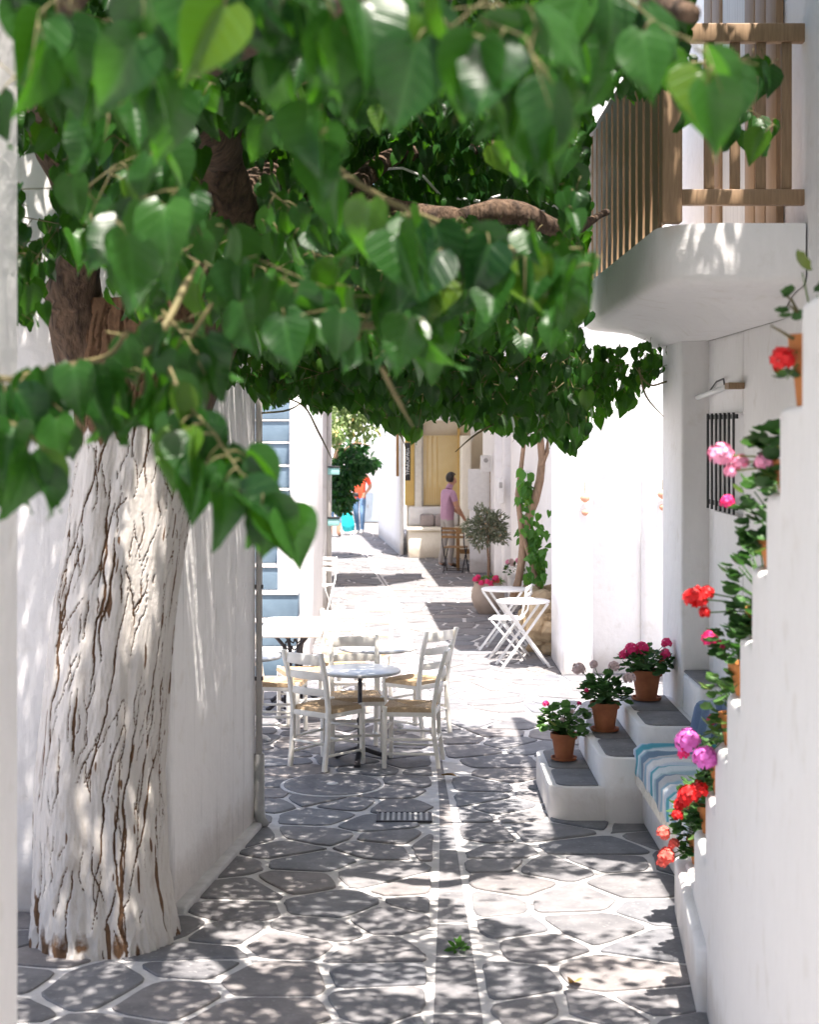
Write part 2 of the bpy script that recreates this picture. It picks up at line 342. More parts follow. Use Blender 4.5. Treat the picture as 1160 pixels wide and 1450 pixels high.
def stones():
    R = random.Random(5); seeds = []; y = -5.0; row = 0
    while y < 46:
        x = -2.7+(row%2)*.25
        while x < 2.6:
            seeds.append((x+R.uniform(-.2,.2), y+R.uniform(-.17,.17))); x += R.uniform(.40,.66)
        y += .385; row += 1
    S = np.array(seeds); res = []
    for i, (sx, sy) in enumerate(seeds):
        poly = [(sx-.6,sy-.6),(sx+.6,sy-.6),(sx+.6,sy+.6),(sx-.6,sy+.6)]
        d2 = ((S-S[i])**2).sum(1); nb = np.argsort(d2)[1:22]
        for j in nb:
            ox, oy = S[j]; nx, ny = ox-sx, oy-sy; L = math.hypot(nx, ny); nx /= L; ny /= L
            poly = clip(poly, nx, ny, nx*(sx+ox)/2+ny*(sy+oy)/2)
            if len(poly) < 3: break
        if len(poly) < 3: continue
        cx, cw = drain(sy); side = 1 if sx > cx else -1
        x0, w0 = drain(sy-.4); x1, w1 = drain(sy+.4)
        if side > 0: a = (x0+w0, sy-.4); b = (x1+w1, sy+.4); nx, ny = -(b[1]-a[1]), (b[0]-a[0])
        else: a = (x0-w0, sy-.4); b = (x1-w1, sy+.4); nx, ny = (b[1]-a[1]), -(b[0]-a[0])
        L = math.hypot(nx, ny); nx /= L; ny /= L
        poly = clip(poly, nx, ny, nx*a[0]+ny*a[1])
        if len(poly) < 3: continue
        gap = R.uniform(.015,.028)
        n = len(poly); q = poly
        for k in range(n):       # inset by half joint
            a = poly[k]; b = poly[(k+1)%n]; ex, ey = b[0]-a[0], b[1]-a[1]; L = math.hypot(ex, ey)
            if L < 1e-6: continue
            nx, ny = ey/L, -ex/L; q = clip(q, nx, ny, nx*a[0]+ny*a[1]-gap)
            if len(q) < 3: break
        if len(q) < 3: continue
        ar = abs(sum(q[k][0]*q[(k+1)%len(q)][1]-q[(k+1)%len(q)][0]*q[k][1] for k in range(len(q))))/2
        if ar < .015: continue
        for it in range(2 if 6 < sy < 13 else 1):     # round the corners
            o = []; m = len(q)
            for k in range(m):
                a = q[k]; b = q[(k+1)%m]; e_ = .13 if it == 0 else .22; o += [(a[0]*(1-e_)+b[0]*e_, a[1]*(1-e_)+b[1]*e_), (a[0]*e_+b[0]*(1-e_), a[1]*e_+b[1]*(1-e_))]
            q = o
        if sy < 13: q = [(x+R.uniform(-.006,.006), y+R.uniform(-.006,.006)) for x, y in q]
        res.append((sx, sy, q))
    return res
def stone_geo(q, R):
    n = len(q); cx = sum(p[0] for p in q)/n; cy_ = sum(p[1] for p in q)/n; h = R.uniform(.003,.009); tx, ty = R.uniform(-.008,.008), R.uniform(-.008,.008)
    vs = [(x, y, -.02) for x, y in q]+[(x, y, h-.004) for x, y in q]
    vs += [(cx+(x-cx)*.965, cy_+(y-cy_)*.965, h+tx*(x-cx)+ty*(y-cy_)) for x, y in q]
    fs = [(i,(i+1)%n,n+(i+1)%n,n+i) for i in range(n)]+[(n+i,n+(i+1)%n,2*n+(i+1)%n,2*n+i) for i in range(n)]+[tuple(range(2*n,3*n))]
    return vs, fs
ST = stones(); R = random.Random(3)
def stone_seen(sx, sy):
    if sy < 5: return False
    px = 580+sx*F/sy; py = HZ+CH*F/sy
    return 30 < px < 1010 and py < 1475 and not (sy < 10.7 and sx < -1.25+(sy-8.7)*.15) and not (sy > 7 and sy < 9 and sx > 1.5) and not (sy > 11 and sx < -1.7) and not (sy > 12 and sx > 2)
near = [s for s in ST if stone_seen(s[0], s[1])]; near.sort(key=lambda s: s[1]); near_set = set(id(s) for s in near[:300])
far = MB(); rndv = []
for s in ST:
    vs_, fs_ = stone_geo(s[2], R)
    if id(s) in near_set: MB().add(vs_, fs_).build('flagstone', M['slate'], street, fix=False)
    else: far.add(vs_, fs_); rndv += [R.random()]*len(vs_)
fo = far.build('distant_flagstones', M['slate'], street, fix=False); fo['kind'] = 'stuff'
a_ = fo.data.attributes.new('rnd', 'FLOAT', 'POINT'); a_.data.foreach_set('value', rndv)
# central channel: slate strips between two painted lines
R = random.Random(8); y = 5.2
while y < 40:
    L = R.uniform(.5,.9); x0, w0 = drain(y+.02); x1, w1 = drain(y+L-.02)
    if w0 > .0:
        k0, k1 = max(.016, w0-.022), max(.016, w1-.022)
        MB().add([(x0-k0,y+.012,-.0045),(x0+k0,y+.012,-.0045),(x1+k1,y+L-.012,-.0045),(x1-k1,y+L-.012,-.0045),(x0-k0,y+.012,-.02),(x0+k0,y+.012,-.02),(x1+k1,y+L-.012,-.02),(x1-k1,y+L-.012,-.02)],
            [(0,1,2,3),(0,1,5,4),(1,2,6,5),(2,3,7,6),(3,0,4,7)]).build('channel_stone', M['slate'], street)
    y += L
# round manhole stone and iron drain grate
mh = thing('manhole_cover', 'round grey stone manhole cover set in a white painted ring', 'manhole cover', (-.56,11.8,0))
MB().lathe([(.38,0),(.38,.009),(.356,.010)], 40, (-.56,11.8,0)).build('ring', M['mortar'], mh)
MB().lathe([(.355,0),(.355,.014),(.33,.0175)], 40, (-.56,11.8,0)).build('lid', M['slate'], mh)
MB().lathe([(.045,.017),(.04,.0215)], 12, (-.56,11.8,0)).build('paint_spot', M['mortar'], mh)
dg = thing('drain_grate', 'small dark iron drain grate in the paving', 'drain grate', (-.04,10.82,0))
b = MB(); b.box(-.22,.15,10.70,10.715,0,.013).box(-.22,.15,10.94,10.955,0,.013).box(-.22,-.205,10.716,10.939,0,.013).box(.135,.15,10.716,10.939,0,.013); b.build('frame', M['iron'], dg)
MB().box(-.204,.134,10.716,10.939,.0,.0095).build('well', M['black'], dg)
for i in range(9): MB().box(-.19+i*.037,-.172+i*.037,10.716,10.939,.0096,.0125).build('bar', M['grey_metal'], dg)

# ------------------------------------------------------------------ left side walls
def wall(name, label, cat, polys, mat=None, bevel=.04, seg=3, kids_=None):
    """polys: list of (poly, z0, z1)"""
    b = MB()
    for poly, z0, z1 in polys: b.prism(poly, z0, z1)
    return tag(b.build(name, mat or M['plaster'], None, bevel=bevel, seg=seg), label, cat)
wall('buttress_wall', 'blurred white plaster wall end at the left edge of the picture', 'wall',
     [([(-4.0,2.6),(-1.185,2.6),(-1.175,4.9),(-4.0,4.9)], -.02, 7.5)])
hB = thing('white_house', 'white streaked house wall behind the whitewashed tree trunk', 'house', (-1.6,9.7,0))
b = MB(); b.prism([(-5,8.72),(-1.27,8.70),(-1.005,10.68),(-5,10.70)], -.02, 4.9); b.build('wall', M['plaster_streak'], hB, bevel=.045, seg=3)
b = MB(); b.prism([(-1.285,8.72),(-1.20,8.70),(-.94,10.70),(-1.035,10.72)], -.02, .035); b.build('skirting', M['mortar'], hB, bevel=.012)
b = MB(); b.prism([(-5.1,8.6),(-1.2,8.6),(-.91,10.8),(-5.1,10.8)], 4.9, 5.02); b.build('roof', M['plaster'], hB, bevel=.03)
pp = thing('drainpipe', 'thin weathered drainpipe on the corner of the streaked house', 'pipe', (-.94,10.66,0))
MB().tube([(-.985,10.62,.43),(-.985,10.62,4.8)], .022, 10).build('pipe', M['pipe'], pp, smooth=True)
MB().tube([(-.985,10.62,.47),(-.985,10.62,.12),(-.975,10.60,.05),(-.945,10.57,.01)], .036, 12).build('sleeve', M['grey_metal'], pp, smooth=True)
for z in (.95,1.55,2.1): MB().box(-1.012,-.958,10.605,10.64,z,z+.025).build('clamp', M['iron'], pp)

# blue staircase
st = thing('blue_staircase', 'outdoor staircase with blue painted risers and white edges', 'staircase', (-1.6,17,0))
for n in range(13):
    y0 = 17.0+.30*n; z1 = .27*(n+1); x1 = -1.21 if n < 3 else -1.405
    xl = -2.6
    stp = MB().prism([(xl,y0),(x1,y0),(x1,y0+.33),(xl,y0+.33)], z1-.262 if n else -.02, z1-.019).build('step', M['blue'], st, bevel=.008)
    MB().box(xl,x1+.004,y0-.016,y0+.32,z1-.018,z1).build('nosing', M['mortar'], stp, bevel=.006)
MB().prism([(-1.46,17.88),(-1.10,17.88),(-1.12,18.9),(-1.46,18.9)], 0, 1.60).build('parapet', M['plaster'], st, bevel=.04, seg=3)
b = MB()
prof = [(18.91,0),(18.91,2.9),(19.6,3.4),(21.5,4.6),(21.5,0)]
vs_ = [(-1.40,y,z) for y, z in prof]+[(-1.15,y,z) for y, z in prof]; n = len(prof)
b.add(vs_, [tuple(range(n)), tuple(range(2*n-1,n-1,-1))]+[(i,(i+1)%n,n+(i+1)%n,n+i) for i in range(n)]); b.build('upper_parapet', M['plaster'], st, bevel=.03)
hC0 = wall('stair_house', 'white house wall rising behind the blue staircase', 'house', [([(-6,21.0),(-1.5,21.0),(-1.5,22.5),(-6,22.5)], -.02, 6.5)])
hC = thing('corner_house', 'shaded white house corner with turquoise brackets, left of the lane', 'house', (-1.6,22.6,0))
MB().prism([(-5,22.55),(-1.08,22.55),(-1.10,22.75),(-1.95,32),(-5,32)], -.02, 6.2).build('wall', M['plaster'], hC, bevel=.05, seg=3)
MB().prism([(-2.6,21.35),(-.95,21.35),(-.95,22.56),(-2.6,22.56)], 3.35, 3.5).build('added_shade_slab', M['plaster'], hC, bevel=.03)  # unseen overhang, added to keep the sun off this wall
MB().tube([(-1.115,22.5,.0),(-1.115,22.5,3.3)], .03, 8).build('pipe', M['pipe'], hC, smooth=True)
for py in (666,738):
    p = P(472,py,22.45); q = MB(); q.box(p.x-.075,p.x+.085,22.36,22.54,p.z-.06,p.z+.04); br = q.build('bracket', M['turquoise'], hC, bevel=.01)
    put(MB().box(p.x-.08,p.x+.09,22.35,22.54,p.z+.042,p.z+.058).build('cap', M['black']), br)

# ------------------------------------------------------------------ far end of the lane
hE = thing('end_house', 'white house closing the far end of the lane, with grey door', 'house', (-1.5,44.5,0))
MB().prism([(-7,44.5),(.6,44.5),(.6,50),(-7,50)], -.02, 6.5).build('wall', M['plaster'], hE, bevel=.05)
MB().box(-1.32,-.80,44.42,44.52,.03,.80).build('door', M['door_grey'], hE, bevel=.01)
d = [c for c in hE.children if c.name.startswith('door')][0]
put(MB().box(-1.16,-1.13,44.40,44.419,.42,.5).build('handle', M['grey_metal']), d)
b = MB(); prof = [(44.45,0),(42.6,0),(44.45,4.6)]
vs_ = [(-.35-.0,y,z) for y, z in prof]+[(.55,y,z) for y, z in prof]
b.add(vs_, [(0,1,2),(5,4,3),(0,1,4,3),(1,2,5,4),(2,0,3,5)]); tag(b.build('buttress', M['plaster'], None, bevel=.04), 'sloping white buttress against the end house', 'buttress')
aw = thing('blue_awning', 'small pale blue awning high on the end house', 'awning', P(515,622,44))
p = P(515,622,44); b = MB(); pts = []
for i in range(9):
    a = PI*i/8
    pts.append((p.x-.42+.84*i/8, -.30*math.sin(a)*0, -.22*math.sin(a)))
vs_ = [(x,44.45,p.z+.12) for x,_,_ in pts]+[(x,43.8,p.z+z) for x,_,z in pts]
b.add(vs_, [(i,i+1,9+i+1,9+i) for i in range(8)]); o = b.build('cloth', M['door_grey'], aw); md = o.modifiers.new('t','SOLIDIFY'); md.thickness = .02

# ------------------------------------------------------------------ shop front with bench (where the man stands)
sh = thing('yellow_shop', 'white shop with ochre yellow windows and stone bench', 'shop', (.8,33,0))
MB().prism([(-.06,33.3),(3.5,33.3),(3.5,38),(-.06,40)], -.02, 6.3).build('wall', M['plaster_warm'], sh, bevel=.05)
z0, z1 = 1.02, 2.45
MB().box(-.10,.10,33.16,33.32,z0,z1).build('window', M['yellow'], sh)
wy = MB().box(.28,.98,33.20,33.32,z0,z1).build('window', M['glass_yellow'], sh)
for i in range(7): MB().box(.31+i*.05,.325+i*.05,33.188,33.199,1.05,z1-.02 if i % 2 else 1.38).build('slat', M['yellow'], wy)
MB().box(.11,.25,33.05,33.31,.86,2.75).build('post', M['white_paint'], sh, bevel=.01)
MB().box(.25,.28,33.1,33.31,.95,2.6).build('frame', M['pipe'], sh)
MB().box(.98,1.03,33.12,33.31,.95,2.6).build('frame', M['yellow'], sh)
MB().prism([(-.03,32.45),(1.2,32.45),(1.2,33.29),(-.03,33.29)], -.02, .54).build('bench', M['plaster_warm'], sh, bevel=.05)
MB().prism([(-.06,32.40),(1.2,32.40),(1.2,33.29),(-.06,33.29)], .545, .61).build('seat_slab', M['plaster_warm'], sh, bevel=.02)
b = MB(); b.prism([(-.02,33.0),(1.0,33.0),(1.0,33.15),(-.02,33.15)], .62, 1.0); b.build('backrest', M['plaster'], sh, bevel=.04)
for i in range(2):
    cu = MB().box(.21+i*.3,.50+i*.3,32.74,32.97,.615,.86).build('bench_cushion', M['cushion_grey'], None, bevel=.05, seg=3)
    tag(cu, ['mauve grey cushion on the shop bench, nearer the white post', 'mauve grey cushion on the shop bench, beside the man'][i], 'cushion', 'cushions on the shop bench')
MB().box(.07,.09,32.2,33.2,2.35,2.40).build('sign_bracket', M['brown_wood'], sh)
sg = thing('hanging_sign', 'narrow black vertical sign with white letters by the shop', 'sign', P(577,655,32.6))
p = P(577.5,655,32.6)
MB().box(p.x-.055,p.x+.055,32.58,32.62,p.z-.36,p.z+.40).build('board', M['black'], sg, bevel=.005)
cu = bpy.data.curves.new('lettering', 'FONT'); cu.body = 'YPAROPAIA'; cu.size = .098; cu.extrude = .002; cu.align_x = 'CENTER'; cu.align_y = 'CENTER'; cu.space_character = .98
to = bpy.data.objects.new('lettering', cu); COL.objects.link(to); to.data.materials.append(M['white_metal'])
cu.size = .105
bpy.context.view_layer.update(); tm = bpy.data.meshes.new_from_object(to.evaluated_get(bpy.context.evaluated_depsgraph_get())); bpy.data.objects.remove(to)
to = bpy.data.objects.new('lettering', tm); COL.objects.link(to)
to.rotation_euler = Matrix(((0,-1,0),(0,0,-1),(1,0,0))).to_euler(); to.parent = sg; to.location = Vector((p.x,32.574,p.z+.02))-sg.location
pl = P(563,650,32.8); tag(MB().box(pl.x-.03,pl.x+.03,32.8,32.86,pl.z-.35,pl.z+1.2).build('wooden_post', M['wood'], None, bevel=.004), 'thin orange brown wooden batten left of the black sign', 'post')
wall('lane_house', 'white house wall left of the black sign, in full sun', 'house', [([(-.62,39),(-.12,34),(-.12,33.2),(-.2,33.2),(-.75,39)], -.02, 6)], bevel=.02)
# arch and piers right of the man
ar = thing('arched_house', 'white house with arched doorway right of the man', 'house', (1.6,30,0))
MB().prism([(1.02,31.9),(1.22,31.9),(1.22,33.29),(1.02,33.29)], -.02, 2.45).build('pier', M['plaster_warm'], ar, bevel=.03)
b = MB(); n = 14; X0, X1, zc = 1.21, 1.95, 2.2
out = []
for i in range(n+1):
    a = PI-PI*i/n; out.append((X0+.37+.37*math.cos(a), zc+.42*math.sin(a)))
top = 6.3
vs_ = [(x,31.95,z) for x, z in out]+[(x,31.95,top) for x, z in out]+[(x,32.3,z) for x, z in out]+[(x,32.3,top) for x, z in out]
m = n+1; fs_ = []
for i in range(n): fs_ += [(i,i+1,m+i+1,m+i), (2*m+i,3*m+i,3*m+i+1,2*m+i+1), (i,2*m+i,2*m+i+1,i+1)]
b.add(vs_, fs_); b.build('arch', M['plaster'], ar, smooth='auto')
MB().box(.0,1.21,31.95,33.29,2.75,6.3).build('lintel', M['plaster'], ar, bevel=.03)
MB().prism([(1.50,26.2),(3.5,26.2),(3.5,33.2),(1.95,33.2),(1.95,31.96),(1.42,31.5)], -.02, 6.8).build('wall', M['plaster'], ar, bevel=.05)
MB().box(1.38,1.55,26.3,26.5,0,3.6).build('pilaster', M['plaster'], ar, bevel=.02)
MB().prism([(.80,25.6),(2.2,25.6),(2.2,31.9),(.52,31.9),(.50,31)], 3.30, 3.37).build('canopy', M['awning'], ar)  # unseen sheet behind the leaves, added to shade the paving by the man
sl = MB().prism([(-1.5,25.3),(-.1,25.6),(.25,26.2),(.62,26.9),(.55,27.9),(-.9,28.0)], 3.62, 3.64).build('added_shade_sheet', M['awning'], None); tag(sl, 'unseen cream cloth added above the lane to shade the far paving', 'added shade sheet')  # added out of sight, only to cast shade on the lane
sb = thing('notice_board', 'blank white notice board standing by the arch', 'notice board', P(678,800,29.2))
p = P(678,690,29.2); MB().box(p.x-.19,p.x+.19,29.18,29.22,p.z-.40,p.z+.33).build('board', M['white_metal'], sb, bevel=.008)
MB().box(p.x+.20,p.x+.235,29.16,29.24,0.0,p.z+.36).build('post', M['brown_wood'], sb); MB().box(p.x-.16,p.x+.16,29.1,29.3,0,p.z-.41).build('plinth', M['plaster'], sb, bevel=.02)
ln = thing('wall_lantern', 'white wall box with round grey dial above the notice board', 'wall box', P(688,655,28.6))
p = P(688,655,28.6); MB().box(p.x-.09,p.x+.09,28.5,28.7,p.z-.16,p.z+.13).build('housing', M['white_metal'], ln, bevel=.02)
put(MB().lathe([(.04,0),(.04,.012)], 16).build('dial', M['grey_metal']), ln); o = ln.children[-1] if False else [c for c in ln.children if c.name.startswith('dial')][0]; o.rotation_euler = (PI/2,0,0); o.location = Vector((p.x,28.495,p.z+.04))-ln.location
mt = thing('intercom_panel', 'slim white intercom panel on the wall behind the olive tree', 'intercom', P(709,695,27))
p = P(709,695,26.1); MB().box(p.x-.05,p.x+.05,26.02,26.16,p.z-.20,p.z+.20).build('housing', M['white_metal'], mt, bevel=.01)
put(MB().box(p.x-.025,p.x+.025,26.012,26.019,p.z+.05,p.z+.14).build('screen', M['grey_metal']), mt)
# right-hand house behind the vine, its pier and the sunlit wall
hR = thing('vine_house', 'white house behind the climbing vine', 'house', (2.2,21,0))
MB().prism([(1.78,18.35),(4,18.35),(4,26.0),(1.62,26.0)], -.02, 6.6).build('wall', M['plaster'], hR, bevel=.05)
MB().prism([(.90,17.9),(1.9,17.9),(1.9,23.2),(.54,23.2),(.74,19)], 3.32, 3.38).build('canopy', M['awning'], hR)  # hidden sheet added for the straight-edged shade right of the lane
MB().box(1.50,1.72,22.5,22.8,1.35,2.0).build('meter_box', M['white_metal'], hR, bevel=.015)
hD = thing('sunlit_house', 'sunlit white wall beside the potted geraniums', 'house', (2.5,17.5,0))
MB().prism([(1.60,17.0),(1.93,17.0),(1.93,18.34),(1.60,18.34)], -.02, 3.2).build('pier', M['plaster'], hD, bevel=.05, seg=3)
MB().prism([(1.925,17.16),(2.46,17.16),(2.46,18.33),(1.925,18.33)], -.02, 6.2).build('wall', M['plaster'], hD, bevel=.03)
MB().prism([(2.45,17.10),(5,17.10),(5,18.3),(2.45,18.3)], -.02, 6.2).build('wall', M['plaster'], hD, bevel=.05)
MB().box(1.5,5,17.3,18.9,6.2,6.35).build('roof', M['plaster'], hD, bevel=.03)
for i, (px, py, s, lb) in enumerate(((829,712,1,'terracotta wall ornament on the sunlit pier'), (939,706,.9,'pale terracotta ornament on the sunlit wall beside the pillar'))):
    Yw = 16.93 if i == 0 else 17.03; p = P(px,py,Yw)
    t = thing('wall_ornament', lb, 'ornament', p)
    MB().tube([(p.x,Yw+.03,p.z+.22*s),(p.x,Yw+.02,p.z+.08)], .004, 6).build('cord', M['twig'], t)
    for k, (dz, r) in enumerate(((.05,.055),(-.10,.038))):
        MB().lathe([(.01,-r*.9),(r*.8,-r*.5),(r,0),(r*.75,r*.6),(.012,r*.85)], 12, (p.x,Yw,p.z+dz*s)).build('bell', M['bell'], t, smooth=True)

# ------------------------------------------------------------------ balcony house on the right
hX = thing('balcony_house', 'white house with wooden balcony over barred window', 'house', (2.3,11,0))
XW = 2.14
b = MB(); WY0, WY1, WZ0, WZ1 = 10.42, 11.42, 2.02, 2.70
b.prism([(XW,3.2),(5,3.2),(5,WY0),(XW,WY0)], -.02, 7.5); b.prism([(XW,WY1),(5,WY1),(5,13.3),(XW,13.3)], -.02, 7.5)
b.build('wall', M['plaster'], hX, bevel=.03)
MB().box(XW,5,WY0,WY1,-.02,WZ0).build('wall', M['plaster'], hX); MB().box(XW,5,WY0,WY1,WZ1,7.5).build('wall', M['plaster'], hX)
MB().box(XW+.10,XW+.3,WY0,WY1,WZ0,WZ1).build('window', M['plaster'], hX)
MB().prism([(1.945,11.6),(2.16,11.6),(2.16,12.42),(1.935,12.42)], -.02, 3.42).build('pillar', M['plaster'], hX, bevel=.025, seg=3)
gr = thing('window_grille', 'black iron bars over the small window under the balcony', 'window grille', (XW-.05,10.9,2.02))
for i in range(7):
    y = WY0+.05+i*(WY1-WY0-.10)/6; MB().box(XW-.056,XW-.042,y-.012,y+.012,WZ0+.02,WZ1-.0).build('bar', M['black'], gr)
for z in (WZ0+.05, WZ1-.04): MB().box(XW-.042,XW-.028,WY0+.0,WY1-.0,z,z+.03).build('rail', M['black'], gr)
fl = thing('tube_lamp', 'unlit white fluorescent tube above the barred window', 'lamp', (XW-.06,11.2,2.83))
MB().tube([(XW-.08,10.45,2.87),(XW-.08,11.95,2.80)], .018, 10).build('tube', M['tube'], fl, smooth=True)
MB().box(XW-.10,XW-.0,10.36,10.50,2.85,2.89).build('end_fitting', M['brown_wood'], fl); MB().box(XW-.10,XW-.0,11.95,12.05,2.78,2.82).build('end_fitting', M['white_metal'], fl)
MB().tube([(XW-.04,10.8,2.87),(XW-.03,10.9,2.93),(XW-.02,11.2,2.92),(XW-.02,11.5,2.85)], .006, 6).build('wire', M['black'], fl, smooth=True)
# balcony slab: rounded plan lofted from a wide fascia to a narrower soffit
def plan(inset):
    x0, y0, y1 = 1.36+inset, 8.72+inset, 13.25-inset*.4; c = .30; pts = [(2.13,y0),(x0+c,y0)]
    for k in range(1,6): a = PI/2*k/6; pts.append((x0+c-c*math.sin(a), y0+c-c*math.cos(a)))
    pts += [(x0,y0+c),(x0,y1-.55)]
    for k in range(1,6): a = PI/2*k/6; pts.append((x0+.55-.55*math.cos(a), y1-.55+.55*math.sin(a)))
    pts += [(x0+.55,y1),(2.13,y1)]; return pts
rings = [(0,3.70),(0,3.43),(.008,3.405),(.025,3.385),(.06,3.37),(.20,3.355),(.34,3.33),(.46,3.28),(.52,3.22)]
b = MB(); vs_ = []; n = len(plan(0))
for ins, z in rings: vs_ += [(x,y,z) for x, y in plan(ins)]
fs_ = [tuple(range(n))]+[(j*n+i,j*n+i+1,(j+1)*n+i+1,(j+1)*n+i) for j in range(len(rings)-1) for i in range(n-1)]+[tuple(range((len(rings)-1)*n,len(rings)*n))]
b.add(vs_, fs_); b.build('balcony_slab', M['plaster'], hX, smooth='auto')
rl = thing('balcony_railing', 'brown wooden slatted railing around the balcony', 'railing', (1.4,10,3.7))
def rbar(name, a, b_, w_, h_): return MB().bar(a, b_, w_, h_).build(name, M['brown_wood'], rl, bevel=.006)
RX = 1.42; ZB = 3.71; ZT = 4.82
MB().box(RX-.055,RX+.055,8.76,8.87,ZB,ZT+.12).build('corner_post', M['brown_wood'], rl, bevel=.008)
MB().box(RX-.05,RX+.05,13.05,13.15,ZB,ZT+.05).build('end_post', M['brown_wood'], rl, bevel=.008)
rbar('bottom_rail', (RX,8.87,ZB+.07), (RX,13.05,ZB+.07), .05, .07); rbar('top_rail', (RX,8.87,ZT), (RX,13.05,ZT), .09, .06)
for i in range(14):
    y = 8.95+i*.295; MB().box(RX-.05,RX-.026,y,y+.20,ZB-.03,ZT-.03).build('slat', M['brown_wood'], rl)
rbar('front_bottom_rail', (RX+.055,8.815,ZB+.14), (2.9,8.815,ZB+.14), .06, .085); rbar('front_top_rail', (RX+.055,8.815,4.74), (2.9,8.815,4.74), .07, .10)
for x in (1.60,1.74,1.88,2.02): MB().box(x,x+.055,8.80,8.83,ZB+.185,4.69).build('baluster', M['brown_wood'], rl, bevel=.004)
# upper door and curtain seen through the railing
dr = thing('balcony_door', 'brown wooden shutter door with white curtain behind the railing', 'door', (XW-.03,10,3.72))
for i, y in enumerate((9.25,9.55,9.85,10.95,11.25)): MB().box(XW-.05,XW-.005,y,y+.27,3.73,5.9).build('board', M['brown_wood'], dr, bevel=.006)
MB().box(XW-.03,XW-.006,10.14,10.93,3.73,5.9).build('curtain', M['curtain'], dr)
# entrance steps with slate treads
es = thing('entrance_steps', 'white rounded steps with slate treads below the pillar', 'steps', (1.4,11.3,0))
def rounded(x0,x1,y0,y1,r):
    pts = []
    for cx, cy_, a0 in ((x0+r,y0+r,PI),(x1-.01,y0+.01,1.5*PI),(x1-.01,y1-.01,0),(x0+r*.6,y1-r*.6,PI/2)):
        rr = r if a0 == PI else (r*.6 if a0 == PI/2 else .01)
        for k in range(6): a = a0+PI/2*k/5; pts.append((cx+rr*math.cos(a), cy_+rr*math.sin(a)))
    return pts
for (x0,x1,y0,y1,z) in ((.93,1.30,10.72,12.0,.225),(1.255,1.60,10.66,12.1,.43),(1.545,1.95,10.85,12.15,.60)):
    stp = MB().prism(rounded(x0,x1,y0,y1,.16), -.02, z).build('step', M['plaster'], es, bevel=.045, seg=4)
    ym = y0+(y1-y0)*.45
    for a, c in ((y0+.05,ym-.012),(ym+.012,y1-.05)):
        MB().prism(rounded(x0+.05,x1-.045,a,c,.09), z-.01, z+.010).build('tread_slab', M['slate'], stp, bevel=.004)
# bench with rug
bn = thing('plaster_bench', 'low white plaster bench under the striped rug', 'bench', (1.8,9.8,0))
MB().prism([(1.53,8.6),(2.13,8.6),(2.13,10.84),(1.53,10.84)], -.02, .47).build('seat', M['plaster'], bn, bevel=.06, seg=3)
MB().prism([(1.95,10.9),(2.13,10.9),(2.13,11.59),(1.95,11.59)], -.02, .86).build('arm_block', M['plaster'], bn, bevel=.03)
MB().box(1.96,2.13,10.92,11.58,.861,.875).build('slate_cap', M['slate'], bn)
def rug():
    nx, ny = 26, 60; V = np.zeros((nx,ny,3)); L = 2.0
    for i in range(nx):
        s = i/(nx-1)*.72      # arc length from back to front then down
        for j in range(ny):
            y = 8.75+2.0*j/(ny-1); wv = .012*math.sin(y*26+2*math.sin(s*5))+.010*mnoise.noise(Vector((s*6,y*5,1)))
            drop = .10+.05*mnoise.noise(Vector((y*3,4,2))); flat = .55
            if s < flat: x, z = 2.08-s, .505+wv
            else: a = (s-flat); x, z = 1.53-.028+ .01*mnoise.noise(Vector((y*7,a*9,0))), .505+wv-a*1.0
            if flat-.05 < s < flat+.05: z -= .008; 
            V[i,j] = (x,y,max(z,.30))
    idx = np.arange(nx*ny).reshape(nx,ny); Fc = np.stack([idx[:-1,:-1],idx[1:,:-1],idx[1:,1:],idx[:-1,1:]],-1).reshape(-1,4)
    o = fast_mesh('striped_rug', V.reshape(-1,3), Fc, M['stripe']); md = o.modifiers.new('thick','SOLIDIFY'); md.thickness = .018
    return tag(o, 'crumpled blue and teal striped rug draped over the bench', 'rug')
rug()
fr = MB()
for j in range(90):
    y = 8.75+2.0*j/90+random.uniform(-.008,.008); fr.tube([(1.49,y,.345),(1.485,y+random.uniform(-.02,.02),.31),(1.485,y+random.uniform(-.03,.03),.27)], [.007,.006,.004], 4)
fo_ = fr.build('fringe', M['white_paint'], bpy.data.objects['striped_rug']); fo_['kind'] = 'stuff'
cu = MB().box(-.16,.16,-.07,.07,-.14,.14).build('folded_cushion', M['denim'], None, bevel=.06, seg=3); cu.location = (2.02,10.72,.66); cu.rotation_euler = (.25,.1,.3); tag(cu, 'small blue striped cushion leaning at the bench end', 'cushion')

# ------------------------------------------------------------------ stepped stair parapet at the right
def XF(Y): return .603+.0994*Y
SP = [(2.0,2.90),(4.25,2.66),(4.70,2.40),(5.02,2.14),(5.42,1.865),(5.80,1.58),(6.28,1.29),(6.80,.98),(7.28,.64),(7.95,.33),(8.55,0)]
sw = thing('stair_wall', 'big white plaster wall with stepped top lined with geraniums', 'wall', (1.4,6.5,0))
b = MB(); prof = [(2.0,-.02),(2.0,2.93)]
prof = [(1.0,-.02),(1.0,2.93)]
zz = [2.93]+[z for y, z in SP[1:]]; yy = [y for y, z in SP[1:]]
for k in range(len(yy)): prof += [(yy[k], zz[k]), (yy[k], zz[k+1])]
prof[-1] = (yy[-1], -.02); n = len(prof)
vs_ = [(XF(y),y,z) for y, z in prof]+[(XF(y)+.30,y,z) for y, z in prof]
b.add(vs_, [tuple(range(n)), tuple(range(2*n-1,n-1,-1))]+[(i,(i+1)%n,n+(i+1)%n,n+i) for i in range(n)])
b.build('parapet', M['plaster'], sw, bevel=.028, seg=3)
b = MB(); b.prism([(XF(7.2)-.045,7.2),(XF(7.2)+.05,7.2),(XF(8.75)+.05,8.75),(XF(8.75)-.045,8.75)], -.02, .30); b.build('plinth', M['plaster'], sw, bevel=.03, seg=3)
